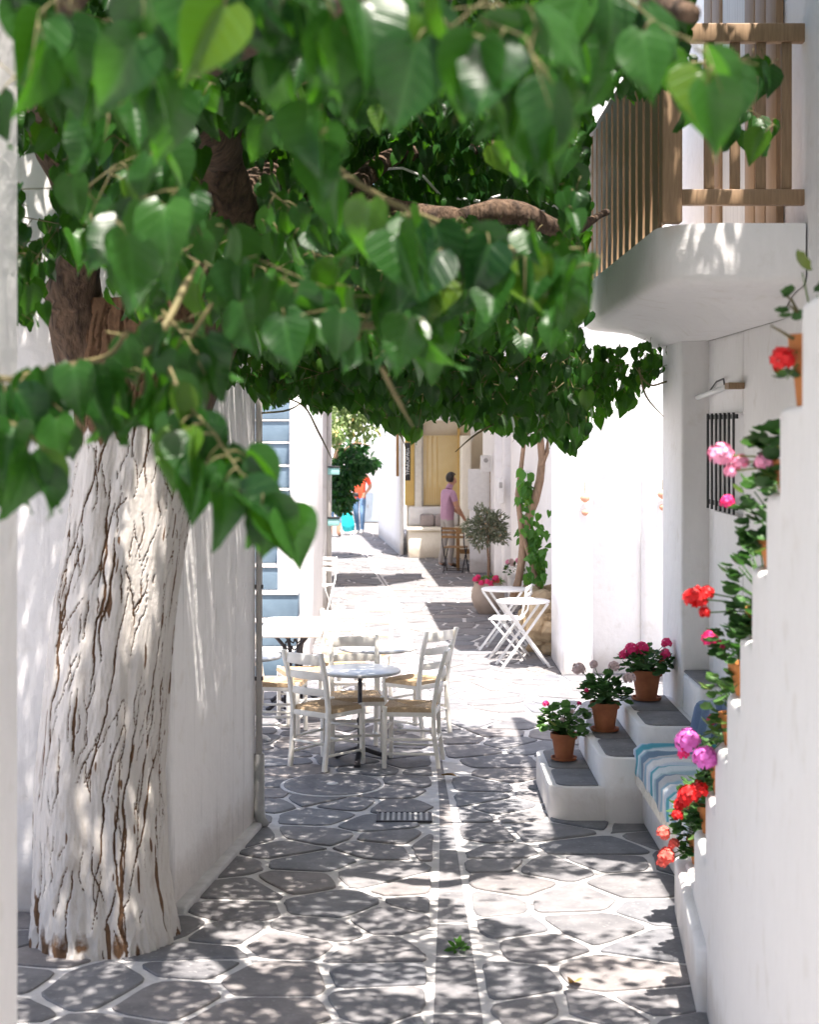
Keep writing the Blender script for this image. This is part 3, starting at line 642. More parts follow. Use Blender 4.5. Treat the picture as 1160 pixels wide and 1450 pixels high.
for k in range(10):      # the flight itself behind the parapet
    y0 = 8.55-.45*(k+1); MB().box(XF(y0)+.29,2.13,y0,y0+.47,-.02 if k == 0 else .28*k-.1,.28*(k+1)).build('stair_step', M['plaster'], sw)
gt = thing('garden_tree', 'tree behind the balcony house casting leaf shade on the sunlit wall', 'tree', (3.2,15.3,0))
wall('near_house', 'out of focus white wall strip at the right edge of the picture', 'house', [([(.975,-1.0),(4,-1.0),(4,3.9),(1.0,3.9)], -.02, 6.2)])
# ------------------------------------------------------------------ taverna chairs and tables
def make_chair():
    t = thing('taverna_chair', 'x', 'chair', local=True, group='white taverna chairs')
    W = M['white_paint']
    def leg(x, y0, pts, r, nm):
        b = MB()
        for a, c in zip(pts, pts[1:]): pass
        vs_ = []; h = r
        for (px_, py_, pz_) in pts:
            for sx, sy in ((-1,-1),(1,-1),(1,1),(-1,1)): vs_.append((px_+sx*h, py_+sy*h*.9, pz_))
        m = len(pts); fs_ = [(j*4+k, j*4+(k+1)%4, j*4+4+(k+1)%4, j*4+4+k) for j in range(m-1) for k in range(4)]+[(3,2,1,0),(4*m-4,4*m-3,4*m-2,4*m-1)]
        return b.add(vs_, fs_).build(nm, W, t, bevel=.006)
    for s in (-1, 1):
        leg(0,0,[(s*.20,.19,0),(s*.20,.185,.47)], .019, 'front_leg')
        leg(0,0,[(s*.175,-.225,0),(s*.178,-.19,.25),(s*.18,-.185,.46),(s*.185,-.22,.68),(s*.19,-.285,.90)], .018, 'back_post')
    for z, y, h in ((.84,-.262,.075),(.715,-.226,.055),(.59,-.203,.05)):
        b = MB(); n = 8; vs_ = []
        for i in range(n+1):
            u = -1+2*i/n; x = u*.172; d = -.03*(1-u*u); top = h/2*(1+.25*(1-u*u))
            for dy, dz in ((-.008,-h/2),(.008,-h/2),(.008,top),(-.008,top)): vs_.append((x, y+d+dy, z+dz))
        b.add(vs_, [(j*4+k,j*4+(k+1)%4,j*4+4+(k+1)%4,j*4+4+k) for j in range(n) for k in range(4)]+[(3,2,1,0),(4*n,4*n+1,4*n+2,4*n+3)]); b.build('slat', W, t, bevel=.003)
    for x0,y0,x1,y1,z in ((-.19,.188,.19,.188,.415),(-.17,-.187,.17,-.187,.415),(-.2,.17,-.18,-.17,.415),(.2,.17,.18,-.17,.415)):
        MB().bar((x0,y0,z),(x1,y1,z),.024,.04).build('seat_rail', W, t, bevel=.004)
    for x0,y0,x1,y1,z in ((-.19,.188,.19,.188,.28),(-.19,.188,.19,.188,.16),(-.2,.17,-.176,-.2,.22),(.2,.17,.176,-.2,.22),(-.2,.17,-.176,-.2,.11),(.2,.17,.176,-.2,.11),(-.17,-.2,.17,-.2,.2)):
        MB().tube([(x0,y0,z),(x1,y1,z)], .0105, 8).build('stretcher', W, t, smooth=True)
    # rush seat: concentric cords in four triangles
    b = MB(); K = 22; vs_ = []
    cor = [(-.215,.21),(.215,.21),(.195,-.185),(-.195,-.185)]
    for i in range(K+1):
        f = 1-i/K*.97; z = .455+(.006 if i % 2 else 0)-(.012*(1-f))
        if i == 0: z = .430
        for cx, cy_ in cor: vs_.append((cx*f, .012+(cy_-.012)*f, z))
    fs_ = [(j*4+k,j*4+(k+1)%4,j*4+4+(k+1)%4,j*4+4+k) for j in range(K) for k in range(4)]+[(K*4,K*4+1,K*4+2,K*4+3),(3,2,1,0)]
    b.add(vs_, fs_).build('rush_seat', M['rush'], t)
    return t
def face(fx, fy): return math.atan2(-fx, fy)
ch = make_chair(); first = [ch]
def place_chair(x, y, f, label, s=1.0):
    if first: o = first.pop(); o.location = (x,y,.008); o.rotation_euler = (0,0,face(*f)); o['label'] = label
    else: o = dup(ch, (x,y,.008), face(*f), label)
    o.scale = (s,)*3
    return o
place_chair(-.64,12.52,(.62,.78),'white rush-seat chair with its back to us, front left of the round table',1.0)
place_chair(.02,12.55,(-1,.12),'white rush-seat chair seen from the side, right of the front table')
place_chair(-.43,13.02,(.1,-1),'white rush-seat chair tucked behind the front round table')
place_chair(.06,13.85,(-.75,.66),'white rush-seat chair with its ladder back turned to us, behind the side-on chair')
place_chair(-.60,14.95,(.1,-1),'white sunlit ladder-back chair behind the second round table')
place_chair(-.42,15.55,(-.35,-1),'white sunlit chair farthest back among the cafe chairs')
place_chair(-.93,14.35,(-1,-.3),'white chair beside the rectangular marble table')
place_chair(-1.10,13.75,(1,-.1),'white rush-seat chair half hidden behind the streaked house corner')

def round_table(loc, label, r=.31, h=.72, foot=M['iron']):
    t = thing('round_table', label, 'table', loc, group='round cafe tables', local=True)
    tp = MB().lathe([(r-.012,h-.022),(r,h-.016),(r,h-.004),(r-.006,h)], 40).build('top', M['marble'], t, smooth='auto'); tp['_local'] = 1
    MB().lathe([(r+.004,h-.026),(r+.006,h-.024),(r+.006,h-.012),(r+.004,h-.010)], 40).build('rim', M['grey_metal'], tp, smooth='auto')
    MB().lathe([(.019,.10),(.019,.30),(.026,.31),(.026,.335),(.017,.345),(.017,h-.03)], 14).build('column', foot, t, smooth='auto')
    MB().lathe([(.10,h-.03),(.10,h-.023)], 16).build('top_plate', foot, t)
    for k in range(3):
        a = 2*PI*k/3+.45; dx, dy = math.cos(a), math.sin(a)
        MB().bar((dx*.01,dy*.01,.105),(dx*.215,dy*.215,.025),.045,.035).bar((dx*.20,dy*.20,.02),(dx*.235,dy*.235,.014),.055,.028).build('foot', foot, t, bevel=.008)
    return t
round_table((-.385,12.62,.008), 'round pale table with dark iron foot, nearest of the cafe tables')
round_table((-.27,13.95,.008), 'round white table in the sun behind the front table', .33, .72, M['white_metal'])
round_table((-1.37,13.35,.008), 'round white table mostly hidden by the streaked house corner', .31, .73, M['white_metal'])
t = thing('marble_table', 'rectangular marble topped table on ornate black iron pedestal', 'table', (-1.08,15.1,.008), local=True)
MB().prism([(-.29,-.62),(-.24,-.66),(.24,-.66),(.29,-.62),(.29,.62),(.24,.66),(-.24,.66),(-.29,.62)], .725, .76).build('top', M['marble'], t, bevel=.008)
for s in (-1, 1):
    for q in (-1, 1):
        MB().tube([(q*.05,s*.25,.02),(q*.05,s*.25,.5),(q*.07,s*.25,.6),(q*.15,s*.25,.69),(q*.2,s*.25,.722)], [.022,.02,.018,.016,.014], 8).build('leg', M['iron'], t, smooth=True)
        MB().tube([(q*.04,s*.25,.12),(q*.12,s*.25,.10),(q*.20,s*.25,.03),(q*.23,s*.25,.012)], [.02,.02,.02,.022], 8).build('foot', M['iron'], t, smooth=True)
        MB().tube([(q*.02,s*.25,.66),(q*.055,s*.25,.63),(q*.05,s*.25,.58),(q*.02,s*.25,.56),(q*.0,s*.25,.60)], .009, 6).build('scroll', M['iron'], t, smooth=True)
    MB().tube([(-.05,s*.25,.45),(.05,s*.25,.45)], .012, 8).build('crossbar', M['iron'], t)
MB().tube([(0,-.25,.3),(0,.25,.3)], .012, 8).build('stretcher', M['iron'], t)

# ------------------------------------------------------------------ folding bistro furniture
def bistro_table(loc, rz, label, mat, r=.29, h=.72):
    t = thing('folding_table', label, 'table', loc, rz=rz, group='white folding bistro tables', local=True)
    MB().lathe([(r-.004,h-.022),(r,h-.018),(r,h-.004),(r-.006,h)], 36).build('top', mat, t, smooth='auto')
    for s, yy_ in ((-1,.13),(1,.17)):
        for q in (-1, 1):
            MB().bar((s*.24,q*yy_,h-.02),(-s*.27,q*yy_,0),.026,.016,(0,1,0)).build('leg', mat, t)
    for s in (-1, 1): MB().tube([(s*.245,-.17,.05),(s*.245,.17,.05)], .008, 6).build('crossbar', mat, t)
    MB().tube([(0,-.175,h*.5),(0,.175,h*.5)], .008, 6).build('pivot', mat, t)
    return t
def bistro_chair(loc, rz, label, frame, slat, group, h=.82):
    t = thing('folding_chair', label, 'folding chair', loc, rz=rz, group=group, local=True)
    for s in (-1, 1):
        MB().tube([(s*.20,.20,0),(s*.20,0,.28),(s*.20,-.19,.52),(s*.20,-.24,h)], .011, 8).build('back_leg', frame, t, smooth=True)
        MB().tube([(s*.175,-.22,0),(s*.175,0,.25),(s*.175,.17,.44)], .011, 8).build('front_leg', frame, t, smooth=True)
    for i in range(5): MB().box(-.19,.19,-.16+i*.075,-.10+i*.075,.44,.455).build('seat_slat', slat, t, bevel=.004)
    for z in (.62,.70,h-.05): MB().box(-.20,.20,-.245,-.228,z,z+.045).build('back_slat', slat, t, bevel=.004)
    for y, z, x in ((.17,.04,.2),(-.19,.04,.175)): MB().tube([(-x,y,z),(x,y,z)], .008, 6).build('crossbar', frame, t)
    return t
bistro_table((1.24,17.68,.006), .12, 'white folding bistro table with crossed legs beside the sunlit pier', M['white_metal'])
bistro_table((1.12,19.0,.006), -.3, 'white folding bistro table farther back, beside the beige pot', M['white_metal'], .28, .72)
bistro_chair((1.12,18.35,.006), 1.35, 'white folding chair between the two bistro tables', M['white_metal'], M['white_metal'], 'white folding chairs')
o = bistro_chair((-1.30,21.9,.006), PI*.9, 'white folding chair against the shaded house corner', M['white_metal'], M['white_metal'], 'white folding chairs')
o.location = (-1.27,22.2,.006)
bistro_chair((.83,29.3,.006), -.25, 'dark metal folding chair with brown slats in front of the man', M['iron'], M['wood'], 'dark folding chairs')
t = thing('wooden_table', 'small brown wooden table the man leans on', 'table', (1.12,29.85,.006), local=True)
MB().box(-.27,.27,-.27,.27,.71,.745).build('top', M['wood'], t, bevel=.006)
for sx in (-1,1):
    for sy in (-1,1): MB().box(sx*.23-.025,sx*.23+.025,sy*.23-.025,sy*.23+.025,0,.709).build('leg', M['wood'], t, bevel=.004)
    MB().box(sx*.23-.015,sx*.23+.015,-.2,.2,.62,.70).build('apron', M['wood'], t)
for sy in (-1,1): MB().box(-.2,.2,sy*.23-.015,sy*.23+.015,.30,.35).build('stretcher', M['wood'], t)

# ------------------------------------------------------------------ pots, geraniums and other plants
def leaf_grid(rows, cols, prof, lobes=.12, fold=.12, droop=.25, curl=0.0, wave=.0):
    V = []; UV = []
    for i, (tt, hw) in enumerate(prof):
        for j in range(cols):
            u = -1+2*j/(cols-1); x = u*hw; y = tt-lobes*abs(u)**1.5*(1-tt)**3
            z = fold*abs(u)*hw*1.6-droop*tt*tt+wave*math.sin(tt*9+u*3)*abs(u)+curl*u*tt
            V.append((x,y,z)); UV.append((u*hw*2.2, tt))
    n = len(prof); Fq = [(i*cols+j, i*cols+j+1, (i+1)*cols+j+1, (i+1)*cols+j) for i in range(n-1) for j in range(cols-1)]
    return np.array(V), np.array(Fq), np.array(UV)
HEART_HI = [(0,.12),(.05,.26),(.13,.36),(.25,.405),(.40,.385),(.55,.315),(.70,.21),(.82,.115),(.92,.045),(1,.003)]
HEART_LO = [(0,.13),(.12,.35),(.32,.405),(.58,.305),(.82,.12),(1,.003)]
ELL = [(0,.03),(.2,.12),(.5,.16),(.8,.09),(1,.005)]
OVAL = [(0,.05),(.15,.2),(.45,.28),(.75,.2),(1,.01)]
LV_HI = [leaf_grid(0,7,HEART_HI,.12,f,d,c,w_) for f,d,c,w_ in ((.22,.22,.0,.03),(.42,.38,.08,.03),(.12,.14,-.10,.045),(.55,.10,.05,.02),(.25,.6,-.12,.04),(-.15,.25,.08,.045),(.35,-.15,.12,.03),(.7,.3,-.05,.03))]
LV_LO = [leaf_grid(0,5,HEART_LO,.12,f,d,c,w_) for f,d,c,w_ in ((.22,.22,.0,.02),(.42,.38,.08,.02),(.10,.14,-.10,.03),(.55,.10,.05,.0))]
LV_EL = [leaf_grid(0,3,ELL,0,.3,.1)]; LV_OV = [leaf_grid(0,3,OVAL,0,.2,.2), leaf_grid(0,3,OVAL,0,.05,.4)]
def frame_from(d, nrm):
    """rows of (N,3): leaf +Y along d, +Z near nrm"""
    d = d/np.linalg.norm(d, axis=1, keepdims=True); x = np.cross(d, nrm); x /= np.maximum(np.linalg.norm(x, axis=1, keepdims=True), 1e-6)
    z = np.cross(x, d); return np.stack([x, d, z], axis=2)
def leaves_mesh(name, variants, pos, dirs, nrms, size, mat, parent, kind='stuff'):
    pos = np.asarray(pos); Rm = frame_from(np.asarray(dirs, float), np.asarray(nrms, float)); size = np.asarray(size); n = len(pos)
    pick = np.arange(n) % len(variants); Vs = []; Fs = []; U = []; A = []; off = 0; rv = RNG.random(n)
    for k, (V, Fq, UV) in enumerate(variants):
        ii = np.where(pick == k)[0]
        if not len(ii): continue
        W = np.einsum('nij,vj->nvi', Rm[ii], V)*size[ii][:,None,None]+pos[ii][:,None,:]; m = len(V)
        Vs.append(W.reshape(-1,3)); Fs.append((Fq[None]+(np.arange(len(ii))*m)[:,None,None]+off).reshape(-1,4)); off += len(ii)*m
        U.append(np.tile(UV,(len(ii),1))); A.append(np.repeat(rv[ii], m))
    return fast_mesh(name, np.concatenate(Vs), np.concatenate(Fs), mat, parent, {'rnd': np.concatenate(A)}, np.concatenate(U), True, kind)
def rnd_dirs(n, zlo=-1, zhi=1):
    z = RNG.uniform(zlo,zhi,n); a = RNG.uniform(0,2*PI,n); r = np.sqrt(1-z*z); return np.stack([r*np.cos(a), r*np.sin(a), z],1)

# geranium leaf: scalloped cupped disc
def disc_leaf():
    b = MB(); n = 14; vs_ = [(0,0,0)]
    for k in range(n):
        a = 2*PI*k/n+.22; vs_.append((.28*math.sin(a), .5-.28*math.cos(a)*-1-.0, .04)) if False else vs_.append((.27*math.sin(a), .45+.27*math.cos(a), .05))
    for k in range(n):
        a = 2*PI*k/n+.22; r = .5*(1.0 if k % 2 else .9)*(1-.35*max(0,-math.cos(a))**4); vs_.append((r*math.sin(a), .45+r*math.cos(a), .12+.04*(k%2)))
    vs_[0] = (0,.45,0); fs_ = [(0,1+k,1+(k+1)%n) for k in range(n)]+[(1+k,n+1+k,n+1+(k+1)%n,1+(k+1)%n) for k in range(n)]
    b.add(vs_, fs_); return b
GL = {}
for key in ('gleaf','gleaf_light'):
    o = disc_leaf().build('leaf', M[key], smooth=True); GL[key] = o.data; bpy.data.objects.remove(o)
def floret_head(key, n=26, R_=random.Random(4)):
    b = MB()
    for i in range(n):
        z = 1-1.55*(i+.5)/n; a = i*2.39996; r = math.sqrt(max(0,1-z*z)); d = Vector((r*math.cos(a), r*math.sin(a), z)); c = d*R_.uniform(.75,1.0)
        x = d.orthogonal().normalized(); y = d.cross(x); a0 = R_.uniform(0,6)
        for k in range(5):
            t0 = a0+2*PI*k/5; u = x*math.cos(t0)+y*math.sin(t0); v_ = d.cross(u)
            b.add([c, c+u*.24+v_*.20+d*.05, c+u*.44+d*R_.uniform(-.02,.14), c+u*.24-v_*.20+d*.05], [(0,1,2,3)])
    o = b.build('flower_head', M[key], fix=False); me = o.data; bpy.data.objects.remove(o); return me
FH = {}
def flower_mesh(key):
    if key not in FH: FH[key] = floret_head(key)
    return FH[key]
def child(name, me, parent, loc, rot=(0,0,0), sc=1.0):
    o = bpy.data.objects.new(name, me); COL.objects.link(o); o.parent = parent; o.location = loc; o.rotation_euler = rot; o.scale = (sc,)*3; return o
def pot_part(t, r=.09, h=.16, mat=None, saucer=False, rim=True):
    mat = mat or M['terracotta']; z0 = .012 if saucer else 0
    p = MB().lathe([(r*.68,z0),(r*.92,z0+h*.78),(r*1.04,z0+h*.785),(r*1.06,z0+h),(r*.93,z0+h),(r*.90,z0+h*.86)], 22, cap=False).lathe([(r*.68,z0),(r*.66,z0+.001)], 22).build('pot', mat, t, smooth='auto'); p['_local'] = 1
    MB().lathe([(r*.91,z0+h*.84),(r*.5,z0+h*.90)], 16).build('soil', M['soil'], p)
    if saucer: MB().lathe([(r*.7,0),(r*.98,.004),(r*1.02,.022),(r*.95,.022),(r*.85,.008)], 22).build('saucer', mat, p, smooth='auto')
    return z0+h
def geranium(label, loc, r, h, nleaf, spread, height, flowers, leafkey='gleaf', potmat=None, saucer=False, seed=1, lsize=.055, bias=(0,0,0), trail=0, rz=0, group='potted geraniums'):
    """flowers: list of (dx, dy, dz, radius, colour)"""
    R_ = random.Random(seed); t = thing('potted_geranium', label, 'potted plant', loc, group=group, local=True, rz=rz)
    r *= R_.uniform(.92,1.12); zt = pot_part(t, r, h*R_.uniform(.95,1.08), potmat, saucer); B = Vector(bias)
    stems = MB()
    for i in range(nleaf):
        a = R_.uniform(0,2*PI); rr = spread*math.sqrt(R_.random()); z = zt+height*(R_.random()**.8)*(1-.45*(rr/spread)**2)
        p = Vector((rr*math.cos(a), rr*math.sin(a), z))+B*(z-zt)/max(height,.01)
        if trail and R_.random() < .35: p = Vector((B.x*.6+R_.uniform(-.06,.06), B.y*.6+R_.uniform(-.05,.05), zt-R_.uniform(0,trail)))
        d = Vector((p.x, p.y, .25*(z-zt)+.02)).normalized()
        q = d.to_track_quat('Y','Z'); e = q.to_euler()
        s = lsize*R_.uniform(.7,1.2); l = child('leaf', GL[leafkey], t, p, (e.x+R_.uniform(-.9,.3), e.y+R_.uniform(-.5,.5), e.z+R_.uniform(-.4,.4)), s*1.6)
        if i % 2 == 0: stems.tube([(R_.uniform(-.2,.2)*r,R_.uniform(-.2,.2)*r,zt-.02), (p.x*.5,p.y*.5,zt+(p.z-zt)*.6), p], [.004,.003,.002], 5)
    for (dx,dy,dz,fr_,key) in flowers:
        p = Vector((dx,dy,dz)); stems.tube([(0,0,zt-.02),(dx*.5,dy*.5,zt+(dz-zt)*.65),(dx,dy,dz)], [.004,.003,.003], 5)
        child('flower_head', flower_mesh(key), t, p, (R_.uniform(-.4,.4),R_.uniform(-.4,.4),R_.uniform(0,6)), fr_*.85)
    stems.build('stems', M['gleaf_light'], t, smooth=True)
    return t
# three pots on the entrance steps
p = P(799,1075,GY(1075,.24)); 
geranium('small terracotta pot of leafy geranium on the lowest step', (p.x,p.y,.238), .095,.175,120,.15,.20,[(-.13,-.02,.40,.028,'hotpink'),(.05,-.1,.36,.02,'blush'),(.11,0,.40,.02,'hotpink'),(-.02,-.1,.30,.022,'blush')],'gleaf_light',None,True,3,.045,group='geraniums on the entrance steps')
p = P(857,1034,GY(1034,.445))
geranium('terracotta pot with faded blush geranium on the middle step', (p.x,p.y,.443), .105,.20,120,.15,.19,[(-.19,-.03,.44,.055,'blush'),(-.08,0,.47,.035,'blush'),(.06,-.03,.46,.045,'blush'),(.17,-.05,.38,.05,'blush'),(-.14,-.08,.30,.018,'hotpink')],'gleaf',None,True,4,.045,group='geraniums on the entrance steps')
p = P(916,990,GY(990,.615))
geranium('terracotta pot with bright pink geranium on the top step', (p.x,p.y,.613), .105,.20,120,.17,.15,[(-.12,-.05,.37,.06,'hotpink'),(-.04,-.05,.38,.058,'hotpink'),(-.17,-.03,.33,.04,'hotpink'),(.13,-.05,.34,.045,'pink'),(.15,.02,.41,.045,'hotpink'),(.10,-.08,.28,.03,'coral')],'gleaf',None,True,5,.045,group='geraniums on the entrance steps')
# row on the stepped parapet, keyed by step
def on_step(k, seed, label, flowers, potmat='orange_pot', nleaf=30, spread=.11, height=.17, lsize=.040, bias=(-.06,0,0), trail=.10, r=.075, h=.13, dy=-.09, leafkey='gleaf'):
    y = SP[k+1][0] + dy if k+1 < len(SP) else 8.4
    y = min(y, SP[k+1][0]-.085); z = SP[k][1]
    fl_ = []
    x0 = XF(y)+.085
    for (px, py, Yf, fr_, key) in flowers:
        q = P(px,py,y+Yf); fl_.append((q.x-x0, q.y-y, q.z-z, fr_, key))
    geranium(label, (x0,y,z+.001), r, h, int(nleaf*2.5) if nleaf > 12 else nleaf, spread, height, fl_, leafkey, M[potmat], False, seed, lsize, bias, trail, group='geraniums along the stepped wall')
on_step(1, 11, 'straggly geranium with one red flower head at the top of the stepped wall', [(1110,510,-.05,.042,'red')], nleaf=9, spread=.06, height=.24, trail=.16, bias=(-.06,0,0), h=.20, r=.065)
on_step(2, 12, 'geranium with pale pink flowers in front of the barred window', [(1021,645,.1,.045,'palepink'),(1050,655,.1,.03,'palepink'),(1083,655,0,.035,'palepink'),(1035,668,.1,.025,'palepink')], spread=.09, height=.10, h=.10, nleaf=34)
on_step(3, 13, 'bushy geranium with small magenta flower, below the pale pink one', [(1031,711,.1,.028,'hotpink')], spread=.09, height=.24, h=.10, nleaf=42, trail=.05)
on_step(4, 14, 'geranium with two dark red flower heads reaching out left', [(985,848,.1,.05,'red'),(1002,840,.1,.03,'red'),(998,868,.1,.025,'red')], spread=.10, height=.22, nleaf=40, h=.10)
on_step(5, 15, 'geranium in orange pot with magenta flowers, under the red pair', [(1007,905,.1,.04,'hotpink'),(1018,915,.1,.03,'hotpink')], spread=.10, height=.18, nleaf=36)
on_step(6, 16, 'orange pot with violet pink geranium heads at bench height', [(975,1050,.1,.062,'violet'),(999,1074,.0,.058,'violet'),(1010,1020,.1,.028,'hotpink'),(968,1068,.1,.03,'hotpink')], spread=.09, height=.15, nleaf=20, leafkey='gleaf_light')
on_step(7, 17, 'orange pot with deep red geranium below the violet one', [(975,1128,.0,.055,'red'),(966,1140,.05,.04,'red'),(990,1120,.0,.05,'red'),(960,1155,.0,.03,'red')], spread=.09, height=.12, nleaf=26, trail=.1)
on_step(8, 18, 'leafy dark geranium with no open flowers low on the stepped wall', [], spread=.10, height=.16, nleaf=36)
on_step(9, 19, 'lowest geranium of the stepped wall with coral flower clusters', [(940,1180,.0,.045,'coral'),(944,1212,.0,.055,'coral'),(955,1195,.0,.035,'coral'),(938,1222,.0,.035,'coral')], spread=.11, height=.20, nleaf=40)
# bare twigs of the top plant
tw = MB()
tt_ = [o for o in bpy.data.objects if o.get('label','').startswith('straggly')][0]
for pts in ([(1150,452),(1132,445),(1118,432)],[(1132,445),(1122,425),(1113,418)],[(1125,480),(1108,470),(1092,461)]):
    tw.tube([P(a,c,4.55)-tt_.location for a, c in pts], [.006,.004,.003], 6)
tw.build('twigs', M['twig'], tt_, smooth=True)
for (a, c) in ((1113,420),(1125,418),(1112,452),(1105,446),(1120,448)):
    child('leaf', GL['gleaf'], tt_, P(a,c,4.55)-tt_.location, (random.uniform(-1,1),random.uniform(-1,1),random.uniform(0,6)), .045)
# potted olive tree
t = thing('potted_olive_tree', 'clipped grey-green olive tree in round beige pot with pink flowers', 'potted tree', (1.10,22.75,.006), local=True)
MB().lathe([(.13,0),(.20,.10),(.235,.22),(.225,.33),(.19,.40),(.20,.43),(.17,.43),(.16,.38)], 26, cap=False).lathe([(.13,0),(.12,.002)], 20).build('pot', M['stoneware'], t, smooth='auto')
MB().lathe([(.165,.385),(.1,.40)], 16).build('soil', M['soil'], t)
MB().tube([(0,0,.38),(.01,0,.7),(-.01,.01,1.0),(0,0,1.25)], [.018,.016,.015,.012], 8).build('trunk', M['vine_bark'], t, smooth=True)
n = 1700; dd = rnd_dirs(n, -.9, 1); rr = RNG.random(n)**.45; rr *= 1+.22*np.sin(dd[:,0]*5+dd[:,2]*4); pos = dd*rr[:,None]*np.array([.30,.30,.29])+np.array([0,0,1.20])
leaves_mesh('foliage', LV_EL, pos, dd+RNG.normal(0,.6,(n,3)), RNG.normal(0,1,(n,3)), RNG.uniform(.05,.085,n), M['oleaf'], t)
br = MB()
for i in range(26):
    d = dd[i]*.26; br.tube([(0,0,1.0),(d[0]*.5,d[1]*.5,1.15+d[2]*.4),(d[0],d[1],1.2+d[2])], [.006,.004,.002], 5)
br.build('branches', M['vine_bark'], t, smooth=True)
n = 90; dd = rnd_dirs(n, 0, .9); leaves_mesh('flower_leaves', LV_OV, dd*np.array([.17,.17,.08])+np.array([.04,0,.42]), dd, RNG.normal(0,1,(n,3))+[0,0,1], np.full(n,.05), M['vineleaf'], t)
for i in range(11):
    a = i*2.4; child('flower_head', flower_mesh('pink' if i % 3 else 'coral'), t, (.15*math.cos(a)-.03, -.08+.1*math.sin(a), .46+.04*math.sin(i*1.7)), (0,0,a), .042)
# white planter with pale flowers next to the vine
t = thing('white_planter', 'tall white planter with pale pink flowers by the vine', 'potted plant', (1.52,23.4,.0), local=True)
MB().lathe([(.09,0),(.105,.45),(.12,.46),(.12,.50),(.10,.50)], 18, cap=True).build('pot', M['white_metal'], t, smooth='auto')
n = 70; dd = rnd_dirs(n, 0, .9); leaves_mesh('foliage', LV_OV, dd*np.array([.13,.13,.17])+np.array([0,0,.50]), dd, RNG.normal(0,1,(n,3))+[0,0,1], np.full(n,.055), M['gleaf'], t)
for i in range(6): child('flower_head', flower_mesh('palepink' if i % 2 else 'blush'), t, (.10*math.cos(i*1.1), -.04+.07*math.sin(i*2.3), .66+.03*math.sin(i)), (0,0,i), .04)
# rock base and climbing vine
rk = thing('rock_mound', 'rough ochre rock mound at the foot of the vine', 'rocks', (1.5,19.3,0))
R = random.Random(21)
def rock(c, s, nm='rock'):
    b = bmesh.new(); bmesh.ops.create_icosphere(b, subdivisions=2, radius=1); o3 = Vector((R.uniform(0,50),)*3)
    for v in b.verts:
        k = 1+.35*mnoise.noise(v.co*1.3+o3)+.12*mnoise.noise(v.co*3.5+o3); v.co = Vector((v.co.x*s[0]*k, v.co.y*s[1]*k, v.co.z*s[2]*k))+Vector(c)
    me = bpy.data.meshes.new(nm); b.to_mesh(me); b.free(); me.materials.append(M['rock']); o = bpy.data.objects.new(nm, me); COL.objects.link(o); put(o, rk)
for i in range(30):
    z = R.uniform(.02,.62); x = 1.52+R.uniform(-.20,.2)*(1-.3*z)+.04; y = 19.2+R.uniform(-.75,.5); rock((x,y,z), (R.uniform(.10,.19),R.uniform(.12,.2),R.uniform(.08,.15)))
vn = thing('climbing_vine', 'twisted pale vine stems with bright green leaves growing from the rocks', 'vine', P(738,850,19.4))
VY = 19.2
for nm, pts, rad in (('stem',[(728,846),(735,820),(741,790),(740,760),(737,735),(733,700),(738,665),(742,630),(744,590),(735,540)],[.055,.045,.04,.036,.033,.03,.028,.026,.024,.02]),
    ('stem',[(731,842),(738,800),(742,765),(748,735),(758,708),(765,680),(768,650),(765,615),(772,570),(790,520)],[.04,.045,.05,.05,.055,.05,.045,.042,.04,.03]),
    ('stem',[(765,855),(760,820),(752,795),(746,775),(742,760)],[.035,.03,.03,.028,.025]),
    ('stem',[(767,660),(775,640),(778,600),(772,550)],[.03,.028,.025,.02])):
    MB().tube([P(a,c,VY+.05*math.sin(i*1.3)) for i, (a, c) in enumerate(pts)], rad, 9).build(nm, M['vine_bark'], vn, smooth=True)
pos = []; 
for (cx,cy_,sx,sy,n) in ((745,700,8,24,40),(755,765,14,40,80),(765,810,12,35,60),(748,690,7,15,20),(742,740,5,20,16)):
    for i in range(n): pos.append(P(random.gauss(cx,sx*.6), random.gauss(cy_,sy*.55), VY+random.uniform(-.15,.2)))
n = len(pos); dn = RNG.normal(0,.5,(n,3))+np.array([0,-.25,-.8]); nn = RNG.normal(0,.6,(n,3))+np.array([0,-.8,.5])
for i in range(n):
    pass
leaves_mesh('foliage', LV_LO, pos, dn, nn, RNG.uniform(.07,.13,n), M['vineleaf'], vn)
# variegated tree at the left, behind the shaded corner
tr = thing('orange_tree', 'leafy tree with pale blossom top and dark lower leaves, behind the house corner', 'tree', (-1.75,33,0))
MB().tube([(-1.75,33.4,0),(-1.72,33.3,.9),(-1.6,33.1,1.6),(-1.45,33.0,2.2),(-1.3,33.1,3.0),(-1.1,33,3.8)], [.09,.08,.07,.06,.05,.03], 9).build('trunk', M['vine_bark'], tr, smooth=True)
for pts in ([(-1.6,33.1,1.6),(-1.3,32.9,1.7),(-1.0,32.8,1.55)],[(-1.5,33,2.0),(-1.1,32.9,2.3),(-.8,32.8,2.25)],[(-1.45,33,2.2),(-1.7,32.7,2.9),(-1.8,32.6,3.4)]):
    MB().tube(pts, [.04,.03,.012], 7).build('branch', M['vine_bark'], tr, smooth=True)
def blob_leaves(name, blobs, size, mat, parent, variants, down=.5):
    P_ = []; D_ = []
    for (c, r, n) in blobs:
        d = rnd_dirs(n); rr = RNG.random(n)**.4; P_.append(np.array(c)+d*rr[:,None]*np.array(r)); D_.append(d+np.array([0,0,-down])+RNG.normal(0,.5,(n,3)))
    P_ = np.concatenate(P_); D_ = np.concatenate(D_); n = len(P_)
    return leaves_mesh(name, variants, P_, D_, RNG.normal(0,.7,(n,3))+[0,-.4,.8], RNG.uniform(*size,n), mat, parent)
def q(px, py, Y): return tuple(P(px,py,Y))
